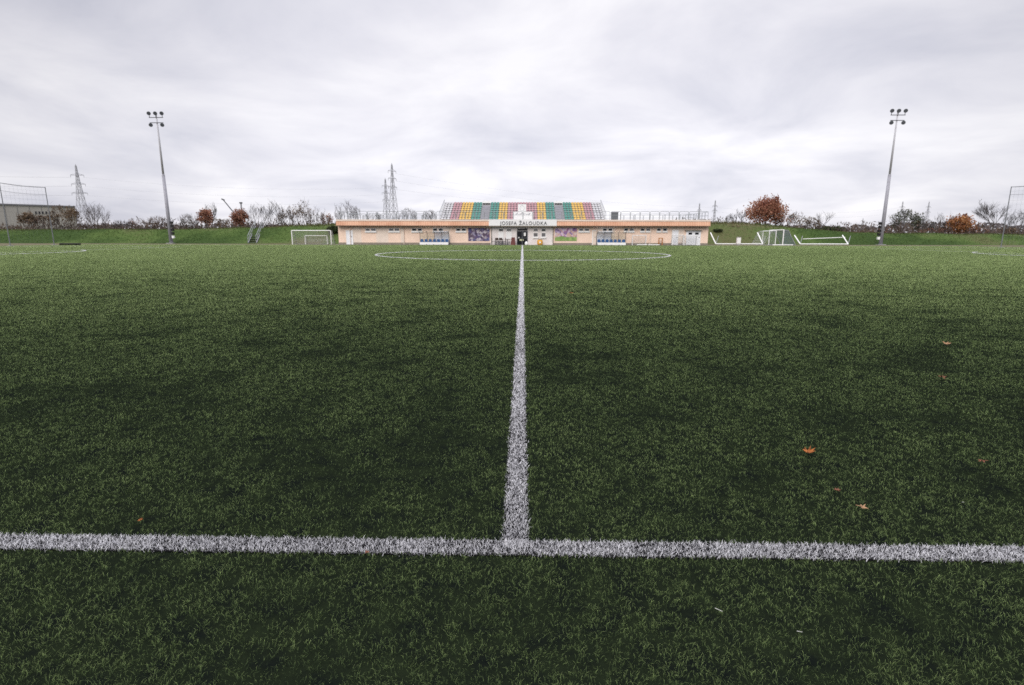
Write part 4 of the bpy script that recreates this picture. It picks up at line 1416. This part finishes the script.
S(890, 226, 22, 104, 'low purple-brown scrub just right of the right floodlight mast', 'red', 200, 'twig_brown', 8, 43, .12, group=gr_)
S(1010, 228, 26, 98, 'low dark scrub at the foot of the right ball-stop net', 'brown', 260, 'twig_brown', 8, 44, .12, group=gr_)

# undergrowth too dense to count along the crest of the bank
nu_ = 17000
x = np.where(rng.random(nu_) < .5, -120 + 96 * rng.random(nu_), 27 + 93 * rng.random(nu_))
y = 94 + 20 * rng.random(nu_)
ht_ = (.25 + 4.6 * fbm(x, y * .3, 7, 411, 4) ** 2.2) * np.where(x > 0, np.interp(x, [27, 45, 60, 120], [.45, .7, 1, 1]), 1)
z = bank(x, y) + rng.random(nu_) ** 1.2 * ht_
a1 = rng.normal(0, 1, (nu_, 3)) * np.array([.6, .6, 1.3]); a1 /= np.linalg.norm(a1, axis=1)[:, None]
a2 = np.cross(a1, rng.normal(0, 1, (nu_, 3))); a2 /= np.linalg.norm(a2, axis=1)[:, None]
P = np.c_[x, y, z]; sz = (.10 + .16 * rng.random(nu_))[:, None]
Q = np.stack([P - a1 * sz * 1.6, P + a2 * sz * .35, P + a1 * sz * 1.6, P - a2 * sz * .35], 1).reshape(-1, 3)
me = bpy.data.meshes.new('undergrowth'); me.from_pydata(Q.tolist(), [], np.arange(nu_ * 4).reshape(nu_, 4).tolist())
tv = np.clip(fbm(x, y, 4, 421, 3) * 1.6 - .3 + rng.normal(0, .15, nu_), 0, 1)
a_ = me.attributes.new('tint', 'FLOAT', 'POINT'); a_.data.foreach_set('value', np.repeat(tv, 4).astype(np.float32))
me.materials.append(leaf_mat('undergrowth_twigs', [(0, (.045, .036, .034)), (.5, (.085, .062, .052)), (1, (.15, .105, .075))]))
o = bpy.data.objects.new('undergrowth', me); COL.objects.link(o)
tag(o, 'tangled grey-brown undergrowth along the crest of the bank', 'undergrowth', kind='stuff')

# far wood as one mass of small leaf clumps
nn = 26000
ang = rng.random(nn) * 2.4 - 1.2
dist = 330 + 240 * rng.random(nn)
fx, fy = np.sin(ang) * dist, np.cos(ang) * dist
top = 5.0 + 6.0 * fbm(ang * 100, ang * 0, 2.2, 301, 4) * (.6 + .8 * fbm(ang * 100, ang * 0 + 9, 14, 305, 2))
fz = rng.random(nn) ** .8 * top * dist / 420
a1 = rng.normal(0, 1, (nn, 3)); a1 /= np.linalg.norm(a1, axis=1)[:, None]
a2 = np.cross(a1, rng.normal(0, 1, (nn, 3))); a2 /= np.linalg.norm(a2, axis=1)[:, None]
P = np.c_[fx, fy, fz]; sz = (.6 + .8 * rng.random(nn))[:, None]
Q = np.stack([P - a1 * sz, P + a2 * sz * .6, P + a1 * sz, P - a2 * sz * .6], 1).reshape(-1, 3)
me = bpy.data.meshes.new('distant_woodland'); me.from_pydata(Q.tolist(), [], np.arange(nn * 4).reshape(nn, 4).tolist())
a_ = me.attributes.new('tint', 'FLOAT', 'POINT'); a_.data.foreach_set('value', np.repeat(rng.random(nn), 4).astype(np.float32))
me.materials.append(leaf_mat('far_wood', [(0, (.085, .078, .085)), (1, (.16, .14, .14))]))
o = bpy.data.objects.new('distant_woodland', me); COL.objects.link(o)
tag(o, 'grey-brown line of distant leafless woodland on the horizon', 'woodland', kind='stuff')


# ------------------------------------------------------------------ fallen leaves
def fallen_leaf(px, py, size, m, label, seed):
    r_ = random.Random(seed)
    c = on_ground(px, py, .028)
    lobes = [(0, 1.0), (.35, .5), (.75, .92), (1.15, .45), (1.6, .75), (2.3, .35), (3.14, .25), (3.98, .35), (4.68, .75), (5.13, .45), (5.53, .92), (5.93, .5)]
    rot = r_.uniform(0, 6.28)
    vs = [(c.x, c.y, c.z + size * .12)]
    for a_, q in lobes:
        q *= size * r_.uniform(.85, 1.1)
        vs.append((c.x + q * math.cos(a_ + rot), c.y + q * math.sin(a_ + rot), c.z + size * (r_.uniform(-.2, .75) * (q / size) ** 2 + .35 * q * math.cos(a_))))
    nl = len(lobes)
    mb = MB().add(vs, [(0, 1 + i, 1 + (i + 1) % nl) for i in range(nl)])
    root = thing('fallen_leaf', (c.x, c.y, c.z), label, 'leaf', 'fallen leaves on the pitch')
    b_ = mb.build('blade', m, root)
    md = b_.modifiers.new('solid', 'SOLIDIFY'); md.thickness = .0015
    e_ = Vector((c.x - size * 1.0 * math.cos(rot), c.y - size * 1.0 * math.sin(rot), c.z + size * .25))
    MB().bar((c.x, c.y, c.z + size * .1), e_, .0018, .0012, n=5).build('stalk', m, root)


LO = mat('orange_leaf', (.29, .095, .022), .75, .6, 45)
LT = mat('tan_leaf', (.34, .20, .11), .8, .5, 45)
LR = mat('rusty_leaf', (.16, .06, .032), .7, .4, 60)
fallen_leaf(808, 452, .042, LO, 'large bright orange maple leaf, the biggest on the pitch', 1)
fallen_leaf(862, 507, .024, LT, 'curled tan leaf just above the near touchline on the right', 2)
fallen_leaf(837, 490, .020, LR, 'small dull reddish leaf between the orange and tan leaves', 3)
fallen_leaf(947, 344, .05, LT, 'pale leaf far out on the right half of the pitch', 4)
fallen_leaf(942, 377, .04, LR, 'small rusty leaf below the pale leaf on the right', 5)
fallen_leaf(571, 293, .06, LO, 'orange leaf near the halfway line in the mid distance', 6)
fallen_leaf(140, 520, .013, LO, 'tiny orange leaf above the touchline on the left', 7)
fallen_leaf(367, 552, .012, LR, 'tiny red leaf lying on the touchline left of the halfway line', 8)
fallen_leaf(983, 461, .022, LR, 'small reddish leaf near the right edge of the pitch', 9)
straw = mat('straw', (.55, .55, .52), .7, .2, 30)
for (px, py, dx, dy, lab) in ((715, 608, .035, -.012, 'thin pale straw on the grass right of the halfway line'), (797, 631, .03, .006, 'thin pale straw near the bottom right of the grass'),
                              (962, 502, .03, .015, 'thin pale straw above the touchline at far right')):
    c = on_ground(px, py, .027)
    tag(MB().bar(c, c + Vector((dx * .6, dy * .6, -.006)), .0008, .0006, n=5).build('straw', straw), lab, 'straw', 'loose straws on the pitch')

# ------------------------------------------------------------------ sky and light
world = bpy.data.worlds.new('World'); scene.world = world; world.use_nodes = True
nt = world.node_tree; N, L = nt.nodes.new, nt.links.new
bg = nt.nodes['Background']
SUN_EL, SUN_AZ = R(38), R(200)          # behind the camera, high thin brightness in the overcast
sky = N('ShaderNodeTexSky'); sky.sky_type = 'NISHITA'; sky.sun_disc = False
sky.sun_elevation = SUN_EL; sky.sun_rotation = SUN_AZ
tc = N('ShaderNodeTexCoord')
sx = N('ShaderNodeSeparateXYZ'); L(tc.outputs['Generated'], sx.inputs[0])
mz = N('ShaderNodeMath'); mz.operation = 'MAXIMUM'; mz.inputs[1].default_value = 0.0; L(sx.outputs[2], mz.inputs[0])
az = N('ShaderNodeMath'); az.operation = 'ADD'; az.inputs[1].default_value = .20; L(mz.outputs[0], az.inputs[0])
dv = N('ShaderNodeVectorMath'); dv.operation = 'DIVIDE'
cb = N('ShaderNodeCombineXYZ')
for i in range(3): L(az.outputs[0], cb.inputs[i])
L(tc.outputs['Generated'], dv.inputs[0]); L(cb.outputs[0], dv.inputs[1])
mp = N('ShaderNodeMapping'); mp.inputs['Scale'].default_value = (1.0, 1.0, 0); mp.inputs['Location'].default_value = (3.1, 1.7, 0); mp.inputs['Rotation'].default_value = (0, 0, R(12))
L(dv.outputs[0], mp.inputs['Vector'])
n1 = N('ShaderNodeTexNoise'); n1.inputs['Scale'].default_value = 1.25; n1.inputs['Detail'].default_value = 7; n1.inputs['Roughness'].default_value = .54; n1.inputs['Distortion'].default_value = .4
L(mp.outputs[0], n1.inputs['Vector'])
cr = N('ShaderNodeValToRGB'); e = cr.color_ramp.elements
e.new(.5)
for el, (pos, c) in zip(e, [(.30, (.45, .452, .512)), (.50, (.575, .568, .612)), (.66, (.675, .664, .69))]):
    el.position = pos; el.color = (*c, 1)
L(n1.outputs[0], cr.inputs[0])
# overcast sky: brighter overhead than along the horizon
zr_ = N('ShaderNodeMapRange'); zr_.interpolation_type = 'SMOOTHSTEP'
zr_.inputs[1].default_value = .42; zr_.inputs[2].default_value = 1.0; zr_.inputs[3].default_value = 1.0; zr_.inputs[4].default_value = 3.2
L(sx.outputs[2], zr_.inputs[0])
hz = N('ShaderNodeMapRange'); hz.interpolation_type = 'SMOOTHSTEP'
hz.inputs[1].default_value = .02; hz.inputs[2].default_value = .30; hz.inputs[3].default_value = 1.07; hz.inputs[4].default_value = .97
L(sx.outputs[2], hz.inputs[0])
hm = N('ShaderNodeMath'); hm.operation = 'MULTIPLY'; L(hz.outputs[0], hm.inputs[0]); L(zr_.outputs[0], hm.inputs[1])
ml = N('ShaderNodeVectorMath'); ml.operation = 'SCALE'; L(cr.outputs[0], ml.inputs[0])
mk = N('ShaderNodeMath'); mk.operation = 'MULTIPLY'; mk.inputs[1].default_value = 10.0; dt = N('ShaderNodeVectorMath'); dt.operation = 'DOT_PRODUCT'; dt.inputs[1].default_value = Vector((.03, 1, .22)).normalized()
L(tc.outputs['Generated'], dt.inputs[0])
gw = N('ShaderNodeMapRange'); gw.interpolation_type = 'SMOOTHSTEP'; gw.inputs[1].default_value = .70; gw.inputs[2].default_value = 1.0; gw.inputs[3].default_value = .90; gw.inputs[4].default_value = 1.09
L(dt.outputs['Value'], gw.inputs[0])
gm = N('ShaderNodeMath'); gm.operation = 'MULTIPLY'; L(hm.outputs[0], gm.inputs[0]); L(gw.outputs[0], gm.inputs[1])
L(gm.outputs[0], mk.inputs[0])
L(mk.outputs[0], ml.inputs['Scale'])
mx = N('ShaderNodeMix'); mx.data_type = 'RGBA'; mx.inputs[0].default_value = .96
L(sky.outputs[0], mx.inputs[6]); L(ml.outputs[0], mx.inputs[7]); L(mx.outputs[2], bg.inputs['Color'])
bg.inputs['Strength'].default_value = .1

sl = bpy.data.lights.new('sun', 'SUN'); sl.energy = 1.5; sl.angle = R(40); sl.color = (1, .95, .9)
so = bpy.data.objects.new('sun', sl); COL.objects.link(so)
sd = Vector((math.sin(SUN_AZ) * math.cos(SUN_EL), math.cos(SUN_AZ) * math.cos(SUN_EL), math.sin(SUN_EL)))
so.rotation_euler = (-sd).to_track_quat('-Z', 'Y').to_euler()

vs_ = scene.view_settings
scene.display_settings.display_device = 'sRGB'
vs_.view_transform = 'Standard'; vs_.look = 'None'; vs_.gamma = 1; vs_.use_curve_mapping = False; vs_.exposure = 0.5
scene.cycles.max_bounces = 5
scene.cycles.transparent_max_bounces = 12
scene.cycles.use_denoising = False
scene.cycles.filter_width = 1.65
